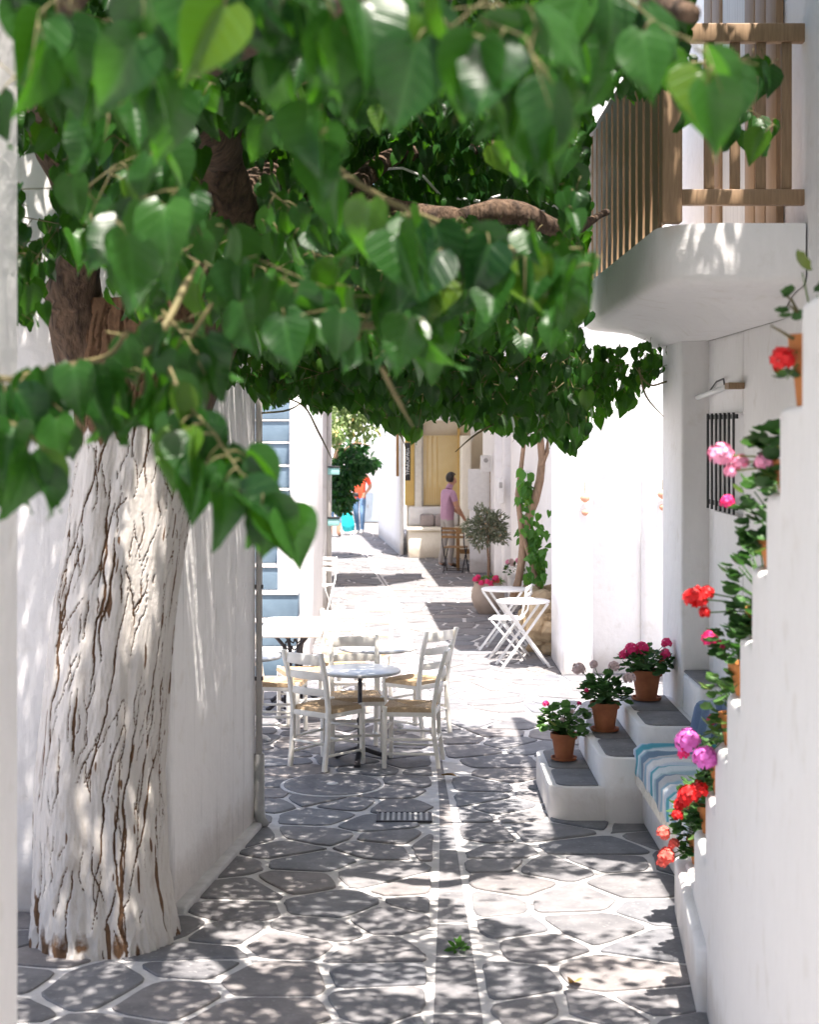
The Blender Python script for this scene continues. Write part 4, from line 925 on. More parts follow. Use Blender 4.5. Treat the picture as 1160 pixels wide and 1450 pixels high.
blob_leaves('dark_crown', [(q(492,668,32.8),(.33,.4,.30),420),(q(485,705,32.8),(.22,.35,.30),330),(q(515,655,32.6),(.33,.3,.12),200),(q(478,690,33),(.2,.3,.45),260),(q(500,640,33),(.25,.3,.2),200)], (.10,.17), M['darkleaf'], tr, LV_OV)
blob_leaves('blossom_crown', [(q(487,590,32),(.42,.5,.45),650),(q(505,580,32),(.45,.5,.4),520),(q(470,610,31.5),(.25,.4,.3),260),(q(500,555,32),(.6,.6,.4),500),(q(520,610,32),(.25,.3,.2),120)], (.07,.13), M['paleleaf'], tr, LV_OV)

MB().tube([(3.2,15.3,0),(3.2,15.3,2.5),(3.1,15.35,4.2),(2.85,15.5,6.2)], [.12,.10,.08,.04], 9).build('trunk', M['vine_bark'], gt, smooth=True)
MB().tube([(3.1,15.35,4.2),(3.5,15.2,5.2),(3.6,15.1,5.9)], [.06,.04,.02], 7).build('branch', M['vine_bark'], gt, smooth=True)
blob_leaves('crown', [((2.66,15.5,6.5),(.26,.30,.55),520),((2.85,15.45,6.1),(.22,.3,.5),300),((2.50,15.6,7.2),(.12,.16,.4),110),((3.3,15.2,6.2),(.5,.4,.6),400)], (.10,.16), M['darkleaf'], gt, LV_OV)
# ------------------------------------------------------------------ people
def person(name, label, loc, rz, J, mats, hair=True, H=1.0, extra=None):
    """J: joint overrides; figure faces -Y, x to its left side of picture; mats: dict shirt/trouser/skin/shoe"""
    D = dict(pelvis=(0,0,.95), belly=(0,-.005,1.08), chest=(0,.01,1.30), neck0=(0,.015,1.45), neck=(0,.0,1.52), jaw=(0,-.02,1.58), head=(0,-.005,1.65), crown=(0,.005,1.70),
             shL=(.17,.01,1.40), elL=(.23,.03,1.13), wrL=(.22,-.06,.90), shR=(-.17,.01,1.40), elR=(-.23,.03,1.13), wrR=(-.22,-.06,.90),
             hipL=(.09,0,.90), knL=(.10,-.02,.50), anL=(.10,.03,.09), toeL=(.11,-.12,.035), hipR=(-.09,0,.90), knR=(-.10,-.02,.50), anR=(-.10,.03,.09), toeR=(-.11,-.12,.035))
    D.update(J)
    Rd = dict(pelvis=.145,belly=.145,chest=.155,neck0=.085,neck=.056,jaw=.072,head=.088,crown=.062,shL=.075,elL=.047,wrL=.030,shR=.075,elR=.047,wrR=.030,
              hipL=.095,knL=.068,anL=.048,toeL=.035,hipR=.095,knR=.068,anR=.048,toeR=.035)
    E = [('pelvis','belly','s'),('belly','chest','s'),('chest','neck0','s'),('neck0','neck','k'),('neck','jaw','k'),('jaw','head','k'),('head','crown','k')]
    for s in 'LR':
        E += [('chest','sh'+s,'s'),('sh'+s,'el'+s,'u'),('el'+s,'wr'+s,'k'),('pelvis','hip'+s,'t'),('hip'+s,'kn'+s,'t'),('kn'+s,'an'+s,'c'),('an'+s,'toe'+s,'f')]
        wv = Vector(D['wr'+s]); dirv = (wv-Vector(D['el'+s])).normalized(); side = dirv.cross(Vector((0,-1,0)) if abs(dirv.y) < .8 else Vector((0,0,1))).normalized()
        palm = wv+dirv*.055; D['pa'+s] = tuple(palm); Rd['pa'+s] = .030; E.append(('wr'+s,'pa'+s,'k'))
        up = side.cross(dirv).normalized()
        for k, (o_, L) in enumerate(((-.026,.062),(-.009,.075),(.009,.078),(.026,.066))):
            a_n, b_n = f'f{s}{k}a', f'f{s}{k}b'; base = palm+side*o_+dirv*.03
            D[a_n] = tuple(base); D[b_n] = tuple(base+dirv*L*.8-up*.02); Rd[a_n] = .011; Rd[b_n] = .008; E += [('pa'+s,a_n,'k'),(a_n,b_n,'k')]
        th = wv+dirv*.03+side*.035; D['th'+s] = tuple(th+dirv*.05+side*.02); Rd['th'+s] = .010; E.append(('wr'+s,'th'+s,'k'))
    D['nose'] = tuple(Vector(D['head'])+Vector(J.get('facedir',(0,-1,0))).normalized()*.095-Vector((0,0,.02))); Rd['nose'] = .018; E.append(('head','nose','k'))
    D.pop('facedir', None)
    names = list(D); ix = {n_: i for i, n_ in enumerate(names)}
    me = bpy.data.meshes.new(name); me.from_pydata([D[n_] for n_ in names], [(ix[a],ix[c]) for a, c, _ in E], [])
    o = bpy.data.objects.new(name, me); COL.objects.link(o)
    sk = o.modifiers.new('skin','SKIN'); sk.use_smooth_shade = True; sk.branch_smoothing = .4
    for i, n_ in enumerate(names):
        sv = me.skin_vertices[0].data[i]; r = Rd[n_]
        sv.radius = (r*1.12, r*.80) if n_ in ('pelvis','belly','chest') else (r, r); sv.use_root = (n_ == 'pelvis')
    ss = o.modifiers.new('sub','SUBSURF'); ss.levels = 2; ss.render_levels = 2
    dg_ = bpy.context.evaluated_depsgraph_get(); dg_.update(); me2 = bpy.data.meshes.new_from_object(o.evaluated_get(dg_)); o.modifiers.clear(); o.data = me2
    order = ['shirt','trouser','skin','shoe']
    me2.materials.clear()
    for k in order: me2.materials.append(mats[k])
    sleeve = mats.get('sleeve', .75); shorts = mats.get('shorts', 1.0); hem = mats.get('hem', .86)
    segs = [(Vector(D[a]), Vector(D[c]), kind, (Rd[a]+Rd[c])/2) for a, c, kind in E]
    for p_ in me2.polygons:
        c = p_.center; best = 9; kd = 's'; tt = 0
        for a, d_, kind, r in segs:
            ab = d_-a; u = max(0, min(1, (c-a).dot(ab)/max(ab.length_squared,1e-9))); dist = (c-a-ab*u).length-r
            if dist < best: best = dist; kd = kind; tt = u
        if kd == 's': m_ = 0 if c.z > hem else 1
        elif kd == 't': m_ = 0 if c.z > hem else 1
        elif kd == 'u': m_ = 0 if tt < sleeve else 2
        elif kd == 'c': m_ = 1 if tt < shorts else 2
        elif kd == 'f': m_ = 3
        else: m_ = 2
        p_.material_index = m_; p_.use_smooth = True
    if mats.get('bare_calf'): pass
    root = o; root.location = loc; root.rotation_euler = (0,0,rz); root.scale = (H,H,H)
    tag(root, label, 'person')
    if hair:
        b = bmesh.new(); bmesh.ops.create_icosphere(b, subdivisions=3, radius=1); hc = Vector(D['head'])+Vector((0,0,.012)); fd = Vector(J.get('facedir',(0,-1,0))).normalized()
        kill = [v for v in b.verts if v.co.dot(fd) > .35 and v.co.z < .45 or v.co.z < -.75]
        bmesh.ops.delete(b, geom=kill, context='VERTS')
        for v in b.verts:
            k = 1+.06*mnoise.noise(v.co*4); v.co = Vector((v.co.x*.098*k, v.co.y*.105*k, v.co.z*.112*k))+hc-fd*.008
        hm = bpy.data.meshes.new('hair'); b.to_mesh(hm); b.free(); hm.materials.append(M['hair']); ho = bpy.data.objects.new('hair', hm); COL.objects.link(ho); ho.parent = root
        for pf in hm.polygons: pf.use_smooth = True
        so = ho.modifiers.new('t','SOLIDIFY'); so.thickness = .012
    return root
# the man: faces right and slightly away, leaning his right hand to the table
person('person', 'man in mauve polo shirt and grey trousers leaning on the wooden table', (.70,30.15,.006), math.radians(115),
       dict(chest=(0,-.02,1.31), neck0=(0,-.035,1.46), neck=(0,-.06,1.53), jaw=(0,-.10,1.58), head=(0,-.09,1.655), crown=(0,-.08,1.705), facedir=(-.1,-1,-.35),
            shR=(-.18,-.02,1.41), elR=(-.23,-.09,1.14), wrR=(-.16,-.27,.92), shL=(.18,-.02,1.41), elL=(.20,-.12,1.15), wrL=(.12,-.30,1.0),
            knR=(-.10,-.05,.50), anR=(-.11,.0,.09), toeR=(-.12,-.15,.035), knL=(.10,.0,.5), anL=(.10,.10,.09), toeL=(.11,-.05,.035)),
       dict(shirt=M['lilac'], trouser=M['stone_trouser'], skin=M['skin'], shoe=M['shoe'], sleeve=.62, hem=.90))
person('person', 'person in orange shirt and blue jeans walking towards us with turquoise bag', (-1.22,39.4,.006), math.radians(-8),
       dict(facedir=(0,-1,-.1), wrR=(-.24,-.12,.92), elL=(.27,.02,1.15), wrL=(.18,-.12,1.0), knL=(.10,-.14,.52), anL=(.09,-.10,.12), toeL=(.1,-.25,.05), knR=(-.08,.02,.5), anR=(-.06,.20,.10), toeR=(-.07,.06,.035)),
       dict(shirt=M['orange_shirt'], trouser=M['jeans'], skin=M['skin'], shoe=M['trainer'], sleeve=.8, hem=.88), H=1.02)
person('person', 'person in blue knee-length shorts half hidden behind the leafy tree', (-1.78,38.6,.006), math.radians(170),
       dict(facedir=(0,-1,0), knL=(.10,-.08,.5), anL=(.10,.05,.10), toeL=(.11,-.1,.035)),
       dict(shirt=M['navy'], trouser=M['jeans'], skin=M['skin'], shoe=M['shoe'], shorts=.35, hem=.9), H=.97)
# turquoise shopping bag and black waist pouch
bx, by = -1.50, 39.35
b = MB(); n = 12; rings_ = [(.05,.70),(.10,.62),(.15,.45),(.17,.25),(.15,.12),(.08,.09)]; vs_ = []
for r_, z in rings_:
    for k in range(n): a = 2*PI*k/n; f_ = 1+.12*math.sin(3*a+z*9); vs_.append((bx+r_*f_*math.cos(a)*.95, by+r_*f_*math.sin(a)*.6, z))
b.add(vs_, [(j*n+k,j*n+(k+1)%n,(j+1)*n+(k+1)%n,(j+1)*n+k) for j in range(len(rings_)-1) for k in range(n)]+[tuple(range(n)), tuple(range(len(rings_)*n-1,(len(rings_)-1)*n-1,-1))])
bgt = thing('shopping_bag', 'crumpled turquoise shopping bag held by the orange-shirted walker', 'bag', (bx,by,.08)); b.build('body', M['bag'], bgt, smooth=True)
for s in (-1,1): MB().tube([(bx+s*.03,by,.68),(bx+s*.025,by,.80),(bx,by,.875)], .008, 6).build('handle', M['bag'], bgt)
wp = MB().box(-.07,.07,-.035,.035,-.05,.05).build('waist_pouch', M['black'], None, bevel=.02); wp.location = (-1.30,39.18,.99); tag(wp, 'small black pouch at the waist of the orange-shirted walker', 'pouch')
# ------------------------------------------------------------------ the mulberry tree
TX, TY = -1.56, 8.3
mt = thing('mulberry_tree', 'old mulberry tree with whitewashed cracked trunk and broad green leaves', 'tree', (TX,TY,0))
TK = [(-.04,-1.56,.385),(.10,-1.565,.365),(.35,-1.575,.335),(.84,-1.58,.318),(1.37,-1.535,.318),(1.73,-1.50,.322),(2.09,-1.446,.318),(2.44,-1.40,.308),(2.76,-1.375,.33),(3.05,-1.36,.36),(3.25,-1.35,.36)]
def tk(z):
    for (z0,x0,r0),(z1,x1,r1) in zip(TK, TK[1:]):
        if z0 <= z <= z1: t = (z-z0)/(z1-z0); t2 = t; return x0+(x1-x0)*t2, r0+(r1-r0)*t2
    return TK[-1][1], TK[-1][2]
def cracks(na, nz, H):
    """long wandering fissures and flaked patches as a depth map over (height, angle)"""
    R_ = random.Random(41); C = np.zeros((nz,na)); Pt = np.ones((nz,na)); dz = H/(nz-1); ds = 2*PI*.33/na
    def walk(a, z, L, w, depth, wob):
        n = int(L/.008); ph = R_.uniform(0,99); slope = R_.gauss(.06,.07)
        for k in range(n):
            u = k/n; ww = w*(math.sin(PI*u)**.6)*(.55+.9*abs(mnoise.noise(Vector((ph,k*.07,0)))))
            a += (slope*.008+wob*.0030*mnoise.noise(Vector((k*.05,ph,3)))+wob*.0022*mnoise.noise(Vector((k*.3,ph,9))))/.33; z += .008
            ci = int(z/dz); cj = int(a/(2*PI)*na); rw = int(ww*2/ds)+2
            if ci < 0 or ci >= nz: continue
            for dj in range(-rw, rw+1):
                dd_ = abs((a/(2*PI)*na-(cj+dj))*ds); v = max(0, 1-dd_/max(ww,1e-4))
                e = (cj+dj) % na
                if v*depth > C[ci,e]: C[ci,e] = v*depth
                if ci+1 < nz and v*depth > C[ci+1,e]: C[ci+1,e] = v*depth
    for k in range(75): walk(R_.uniform(0,2*PI), R_.uniform(-.2,2.4), R_.uniform(.35,1.3), R_.uniform(.007,.017), R_.uniform(.8,1), 1.5)
    for k in range(330): walk(R_.uniform(0,2*PI), R_.uniform(-.1,2.9), R_.uniform(.06,.35), R_.uniform(.0045,.008), R_.uniform(.5,.9), 2.4)
    for k in range(60): walk(R_.uniform(0,2*PI), R_.uniform(2.3,3.2), R_.uniform(.2,.7), R_.uniform(.008,.016), 1, 1.6)
    return C
def trunk():
    na, nz = 470, 560; H = 3.27; V = np.zeros((nz,na,3)); paint = np.zeros((nz,na)); C = cracks(na, nz, H)
    for i in range(nz):
        z = -.03+H*i/(nz-1); cx, r0 = tk(z); base = max(0, .34-z)/.34
        for j in range(na):
            a = 2*PI*j/na; ca, sa = math.cos(a), math.sin(a); c = C[i,j]
            w_ = mnoise.noise(Vector((ca*1.8, sa*1.8, z*.8)))*.09+mnoise.noise(Vector((ca*1.2,sa*1.2,z*.5+9)))*.07
            fl = mnoise.noise(Vector((ca*4+.5*z,sa*4,z*.45+20)))*.030+mnoise.noise(Vector((ca*9,sa*9,z*1.2+3)))*.010
            fin = mnoise.noise(Vector((ca*26,sa*26,z*14)))
            r = r0*(1+w_)+fl*.6-.020*c+.003*fin+base*(.05*max(0,mnoise.noise(Vector((ca*2.5,sa*2.5,3))))-.03*abs(mnoise.noise(Vector((ca*9,sa*9,z*9)))))
            V[i,j] = (cx+r*ca, TY+r*sa, z)
            pk = 1 if c < .12 else max(0, 1-(c-.12)*3.0)
            chip = mnoise.noise(Vector((ca*6,sa*6,z*2.6+13)))+.55*mnoise.noise(Vector((ca*17,sa*17,z*9)))
            if chip > .52: pk = min(pk, max(.10, 1-(chip-.52)*6))
            pk *= 1-.75*base*max(0,min(1,(mnoise.noise(Vector((ca*7,sa*7,z*5+3)))+.08)*2.4))
            edge = 2.50+.16*mnoise.noise(Vector((ca*3,sa*3,1)))+.08*mnoise.noise(Vector((ca*12,sa*12,2)))
            if z > edge: pk *= max(0, 1-(z-edge)*9)
            paint[i,j] = pk
    idx = np.arange(nz*na).reshape(nz,na); nx = np.roll(idx,-1,1); Fc = np.stack([idx[:-1],nx[:-1],nx[1:],idx[1:]],-1).reshape(-1,4)
    return fast_mesh('trunk', V.reshape(-1,3), Fc, TRUNKMAT, mt, {'paint': paint.ravel()})
def ridge(f): return .012*min(1, f/.25)
def trunkmat():
    m, nt, bs = newmat('whitewashed_bark'); v = coords(nt, 'pos'); at = N(nt, 'ShaderNodeAttribute', attribute_name='paint')
    n1 = noise(nt, v, 9, 5); n2 = noise(nt, v, 45, 4); vs_ = coords(nt, 'pos', (4,4,1.3)); n3 = noise(nt, vs_, 4, 6, .7)
    wht = mix(nt, n1, (.60,.57,.545), (.49,.455,.42)); dirt = ramp(nt, n3, [(.52,(1,1,1)), (.74,(.72,.66,.60))]); wht = mix(nt, 1.0, wht, dirt, 'MULTIPLY')
    brn = mix(nt, n2, (.20,.115,.065), (.05,.028,.018))
    sub = N(nt, 'ShaderNodeMath', operation='MULTIPLY_ADD'); nt.links.new(n2, sub.inputs[0]); sub.inputs[1].default_value = .24; sub.inputs[2].default_value = -.12
    ad = N(nt, 'ShaderNodeMath', operation='ADD'); nt.links.new(at.outputs['Fac'], ad.inputs[0]); nt.links.new(sub.outputs[0], ad.inputs[1])
    fac = ramp(nt, ad.outputs[0], [(.38,(0,0,0)), (.56,(1,1,1))]); c = mix(nt, fac, brn, wht)
    nt.links.new(c, bs.inputs['Base Color']); bs.inputs['Roughness'].default_value = .9; bs.inputs['Specular IOR Level'].default_value = .2
    q1 = bump(nt, bs, n3, .35, .012); bump(nt, bs, n2, .5, .005, q1); return m
TRUNKMAT = trunkmat(); trunk()
def limb(name, pts, rad, mat=None, n=14, sub=5, amp=.12):
    """catmull-rom tube with bark relief"""
    pts = [Vector(p) for p in pts]; ctrl = [pts[0]*2-pts[1]]+pts+[pts[-1]*2-pts[-2]]; out = []; rr = []
    for i in range(1, len(ctrl)-2):
        for k in range(sub):
            t = k/sub; p0,p1,p2,p3 = ctrl[i-1:i+3]
            out.append(.5*((2*p1)+(-p0+p2)*t+(2*p0-5*p1+4*p2-p3)*t*t+(-p0+3*p1-3*p2+p3)*t**3)); rr.append(rad[i-1]*(1-t)+rad[i]*t)
    out.append(pts[-1]); rr.append(rad[-1]); b = MB(); b.tube(out, rr, n)
    m = len(out)
    for j in range(m):
        for k in range(n):
            p = Vector(b.v[j*n+k]); d = p-out[j]; s = 1+amp*2*mnoise.noise(Vector((d.x*14+5,d.y*14,out[j].dot(Vector((1,.7,.4)))*2.0)))+amp*mnoise.noise(p*16); b.v[j*n+k] = tuple(out[j]+d*s)
    return b.build(name, mat or M['bark'], mt, smooth=True)
top = Vector((-1.36,8.3,3.0))
limb('limb', [(-1.46,8.3,2.75),P(112,450,8.1),P(108,390,8.0),P(120,300,7.8),P(60,150,7.4),P(20,-20,7)], [.26,.155,.12,.11,.10,.08])
limb('limb', [(-1.30,8.3,2.7),P(285,490,8.3),P(312,380,8.2),P(325,290,8.0),P(300,210,7.7),P(330,80,7.2),P(420,-80,6.6)], [.27,.165,.13,.125,.13,.10,.08], amp=.2)
limb('limb', [P(318,340,8.15),P(390,300,8.3),P(480,285,8.4),P(560,300,8.4),P(640,312,8.3),P(720,300,8.2),P(800,325,8.4),P(860,300,9.0)], [.10,.075,.065,.062,.066,.055,.04,.02], amp=.35)
limb('limb', [P(480,285,8.4),P(560,220,9.2),P(680,210,10),P(760,140,10.8)], [.06,.05,.04,.03])
limb('limb', [P(325,290,8.0),P(420,230,9.0),P(500,200,10.2),P(540,230,11.4)], [.11,.08,.06,.035])
limb('limb', [P(310,215,7.7),P(260,130,6.2),P(330,60,4.8),P(480,10,3.8),P(640,-20,3.0)], [.11,.075,.055,.04,.025])
limb('limb', [P(60,150,7.4),P(100,100,6.0),P(60,60,4.6),P(120,-20,3.4)], [.08,.06,.045,.025])
limb('limb', [P(420,-80,6.6),P(600,-60,5.6),P(800,-40,4.6),P(980,20,3.6)], [.08,.06,.045,.022])
# tan shoots in front, as in the photograph
for pts, r in (([(205,502),(240,450),(262,405),(281,371)],.0085),([(446,196),(478,238),(520,268),(575,296),(640,322),(720,352),(850,372)],.0075),([(482,452),(515,461),(560,458),(600,441),(618,452)],.0085),
               ([(540,520),(560,560),(585,605)],.006),
               ([(300,430),(250,515),(255,560),(300,640),(345,700),(420,745)],.006),([(180,470),(150,505),(80,520),(-20,560)],.006),([(780,30),(880,70),(980,90),(1075,80)],.006)):
    Yt = 3.5; limb('shoot', [P(a,c,Yt+.08*i) for i, (a, c) in enumerate(pts)], [r*.75]+[r]*(len(pts)-2)+[r*.25], M['twig'], 8, 4, .10)
# ---- leaves: shoots carrying hanging leaves
LP, LD, LN, LS = [], [], [], []
twigs = MB(); ntw = 0
def inside(px, py, poly):
    c = False; n = len(poly)
    for i in range(n):
        (x0,y0),(x1,y1) = poly[i], poly[i-1]
        if (y0 > py) != (y1 > py) and px < (x1-x0)*(py-y0)/(y1-y0)+x0: c = not c
    return c
def interp(x, tab):
    if x <= tab[0][0]: return tab[0][1]
    for (x0,y0),(x1,y1) in zip(tab, tab[1:]):
        if x <= x1: return y0+(y1-y0)*(x-x0)/(x1-x0)
    return tab[-1][1]
NEAR_B = [(-60,210),(30,225),(90,330),(130,420),(230,470),(310,440),(350,500),(400,545),(520,525),(600,545),(680,490),(760,480),(840,430),(880,385),(884,180),(1000,225),(1060,265),(1112,200),(1116,90),(1125,-60)]
FRINGE = [(355,560),(370,590),(420,575),(450,600),(490,585),(540,615),(585,640),(615,600),(660,615),(700,625),(745,640),(785,640),(815,665),(838,620),(870,600),(900,590),(930,545),(945,520)]
HOLES = [[(500,200),(600,190),(700,210),(720,270),(800,300),(800,345),(700,330),(560,320),(490,290)],[(286,205),(350,200),(366,300),(362,362),(320,345),(288,290)],[(76,385),(150,395),(150,505),(85,500)],[(30,225),(85,235),(80,300),(60,345),(28,330)],[(820,200),(960,120),(962,320),(860,372),(820,370)]]
def proj(p): return 580+p[0]*F/p[1], HZ-(p[2]-CH)*F/p[1]
def ok_near(p):
    px, py = proj(p)
    if py > interp(px, NEAR_B)+6: return False
    if px > 1000 and (py < 75 or px > 1112): return False
    return not any(inside(px, py, h) for h in HOLES)
def add_leaf(p, d, nrm, s, test):
    tip = p+d.normalized()*s; mid = p+d.normalized()*s*.5
    if test and not (test(mid) and test(tip)): return False
    LP.append(tuple(p)); LD.append(tuple(d)); LN.append(tuple(nrm)); LS.append(s); return True
def run_shoot(pts, step, size, test=None, R=random, hang=1.0, twig=.003, side=.35):
    """leaves alternate along a polyline and hang from short stalks"""
    global ntw
    pts = [Vector(p) for p in pts]; k = 0; kept = 0
    for a, c in zip(pts, pts[1:]):
        L = (c-a).length; n = max(1, int(L/step)); dr_ = (c-a).normalized(); lat = dr_.cross(Vector((0,0,1)))
        lat = lat.normalized() if lat.length > .01 else Vector((1,0,0))
        for i in range(n):
            p = a.lerp(c, (i+R.random()*.6)/n); s = R.uniform(*size)*(1 if R.random() < .8 else R.uniform(.45,.8)); sg_ = 1 if k % 2 else -1; k += 1
            st_ = p+lat*sg_*R.uniform(.01,.05)+Vector((R.uniform(-.02,.02),R.uniform(-.02,.02),-R.uniform(.0,.05)))
            d = Vector((R.gauss(0,.27),R.gauss(0,.27),-hang*R.uniform(.8,1.2)))+lat*sg_*side*.7+dr_*.15
            nr = Vector((R.gauss(0,.55),-.85+R.gauss(0,.4),.45+R.gauss(0,.3)))+lat*sg_*.3
            if add_leaf(st_, d, nr, s, test):
                kept += 1
                if twig: twigs.tube([p, (p+st_)/2+Vector((0,0,.006)), st_], [.0022,.0018,.0014], 4)
    if twig and kept > .6*k and (test is None or all(test(p) for p in pts)): twigs.tube(pts, [twig*(1-.6*i/max(1,len(pts)-1)) for i in range(len(pts))], 5)
R = random.Random(77)
def hang_row(pl, size, step=.05, test=ok_near, Y=None):
    # a bough with drooping side sprays rather than one straight row
    pts = [P(a+R.uniform(-15,15), c+R.uniform(-28,28), y_+R.uniform(-.15,.15)) for a, c, y_ in pl]
    for a, c in zip(pts, pts[1:]):
        run_shoot([a, a.lerp(c,.5)+Vector((0,0,R.uniform(-.01,.03))), c], step*1.9, size, test, R, twig=.0022)
        for k in range(1 if R.random() < .55 else 2):
            p = a.lerp(c, R.random()); L = R.uniform(.14,.30); an = R.uniform(0,2*PI)
            run_shoot([p, p+Vector((math.cos(an)*L*.6, math.sin(an)*L*.6, -L*.25)), p+Vector((math.cos(an)*L*.9, math.sin(an)*L*.9, -L*.75))], step*1.25, size, test, R, twig=.0018)
# explicit near sprays
hang_row([(180,-60,2.8),(300,-40,2.75),(420,-50,2.7),(540,-40,2.8)], (.13,.17), .05)
hang_row([(200,-90,2.8),(330,-20,2.7),(470,-10,2.7),(600,10,2.8),(760,-10,2.8)], (.12,.15), .05)
hang_row([(580,20,2.75),(650,40,2.7),(720,30,2.7),(770,40,2.8)], (.13,.16), .045)
hang_row([(-60,-60,2.9),(40,-20,2.9),(140,20,3.0),(190,60,3.1)], (.11,.14), .05)
hang_row([(-60,60,3.4),(40,110,3.3),(130,130,3.3),(230,170,3.3)], (.10,.13), .05)
hang_row([(800,-30,3.1),(880,10,3.0),(960,40,3.0)], (.11,.145), .05)
hang_row([(780,20,3.3),(860,70,3.2),(930,85,3.2),(1000,95,3.1)], (.11,.145), .05)
run_shoot([P(985,70,3.05),P(1030,82,3.0),P(1075,92,3.0)], .035, (.13,.16), lambda p: proj(p)[0] < 1112 and proj(p)[1] < 285, R)
hang_row([(440,200,3.5),(520,266,3.5),(600,303,3.5),(700,345,3.5),(790,372,3.5),(855,374,3.5)], (.12,.16), .045)
hang_row([(650,330,3.6),(730,350,3.55),(800,365,3.5),(865,362,3.45)], (.125,.16), .045)
hang_row([(300,330,3.6),(400,380,3.6),(500,395,3.6),(600,420,3.6),(690,440,3.7)], (.115,.15), .045)
hang_row([(330,400,3.4),(420,440,3.4),(520,460,3.4),(610,445,3.4),(680,440,3.5)], (.115,.15), .045)
hang_row([(140,280,3.3),(200,270,3.3),(260,265,3.3)], (.13,.16), .05)
hang_row([(120,330,3.8),(200,380,3.8),(280,370,3.8),(330,420,3.8)], (.10,.13), .045)
hang_row([(40,240,4.0),(110,250,4.0),(200,220,4.0),(280,200,4.0)], (.10,.13), .05)
# hanging clusters at the left, below the main mass
L1 = [(-60,555,3.35),(30,530,3.4),(100,515,3.4),(170,520,3.45),(225,545,3.5)]
run_shoot([P(*a)+Vector((0,.05,-.02)) for a in L1], .03, (.11,.135), lambda p: proj(p)[1] < 650+ (60 if proj(p)[0] < 120 else 0), R)
run_shoot([P(*a) for a in L1], .026, (.10,.13), lambda p: proj(p)[1] < 650+ (60 if proj(p)[0] < 120 else 0), R)
run_shoot([P(-40,580,3.2),P(20,600,3.2),P(70,640,3.2)], .018, (.11,.145), lambda p: proj(p)[1] < 790, R)
run_shoot([P(-30,520,3.5),P(60,560,3.4),P(110,600,3.4)], .025, (.11,.135), lambda p: proj(p)[1] < 740, R)
run_shoot([P(240,520,3.4),P(262,570,3.4),P(300,610,3.35),P(340,670,3.3),P(395,705,3.3),P(425,725,3.3)], .016, (.11,.14), lambda p: proj(p)[1] < 818 and proj(p)[0] > 225 and (proj(p)[0] < 438), R)
run_shoot([P(230,440,3.6),P(265,480,3.5),P(290,530,3.5)], .022, (.11,.14), lambda p: proj(p)[1] < 680, R)
run_shoot([P(150,470,3.7),P(200,480,3.7),P(290,440,3.7)], .028, (.10,.13), lambda p: proj(p)[1] < 600, R)
# random near shoots filling the mass
for i in range(120):
    Y = R.uniform(4.4,7.0); px = R.uniform(-80,1100); py = R.uniform(-60,500); a = P(px,py,Y); ang = R.uniform(0,2*PI); L = R.uniform(.3,.7)
    c = a+Vector((math.cos(ang)*L, math.sin(ang)*L, -R.uniform(0,.25))); mid = a.lerp(c,.5)+Vector((0,0,.06))
    if not ok_near(a): continue
    run_shoot([a,mid,c], .055, (.085,.125), ok_near, R, twig=.0022)
# overhead canopy and far fringe
def ok_far(p):
    x, y, z = p
    if y < 1: return False
    px, py = proj(p)
    if y > 12.9 or z > 6.2: return False
    if x > 1.25 and y > 8.0 and y < 13.3 and z > 3.2: return False
    if y < 8.6:
        if any(inside(px, py, h) for h in HOLES): return False
        lim = 505
        if px < 330: lim = 470
        if px > 820: lim = 150
        if px > 985: lim = -25
    else: lim = interp(px, FRINGE)-4; 
    if y >= 8.6 and px > 835 and (y < 12.1): return False
    if py > lim or px < -250: return False
    if y > 8.6 and x < -.9 and y < 10.9 and z < 5.1 and x < -1.27+(y-8.7)*.155+.12: return False
    # openings where the sun reaches the paving
    gx, gy = x-sd.x/sd.z*z, y-sd.y/sd.z*z
    for (ox, oy, rx, ry) in SUNSPOTS:
        if ((gx-ox)/rx)**2+((gy-oy)/ry)**2 < 1: return R.random() < .10
    return True
def ok_up(p):
    if proj(p)[1] > -20: return False
    gx, gy = p[0]-sd.x/sd.z*p[2], p[1]-sd.y/sd.z*p[2]
    for (ox, oy, rx, ry) in SUNSPOTS:
        if ((gx-ox)/rx)**2+((gy-oy)/ry)**2 < 1: return R.random() < .10
    return proj(p)[1] < -20 and gy < 12.6
SUNSPOTS = [(.95,8.9,.72,.52),(.05,9.25,.45,.28),(-.75,8.3,.22,.12),(-.9,7.8,.22,.16),(1.0,7.6,.28,.16),(.3,10.6,.09,.6),(.1,7.5,.22,.10),(-1.5,8.6,.10,.14),(1.35,10.9,.2,.4)]
for i in range(4800):
    y = R.uniform(5.2,12.6); x = R.uniform(-3.0,2.4); zb_ = 2.75+.05*abs(y-9); z = zb_+ (R.random()**1.25)*2.9
    if mnoise.noise(Vector((x*1.1,y*1.1,z*.8))) < -.22: continue
    a = Vector((x,y,z)); ang = R.uniform(0,2*PI); L = R.uniform(.3,.8); c = a+Vector((math.cos(ang)*L, math.sin(ang)*L, -R.uniform(.05,.35)))
    run_shoot([a,a.lerp(c,.5)+Vector((0,0,.07)),c], .062, (.075,.125), ok_far, R, twig=.003 if z < 3.6 else 0)
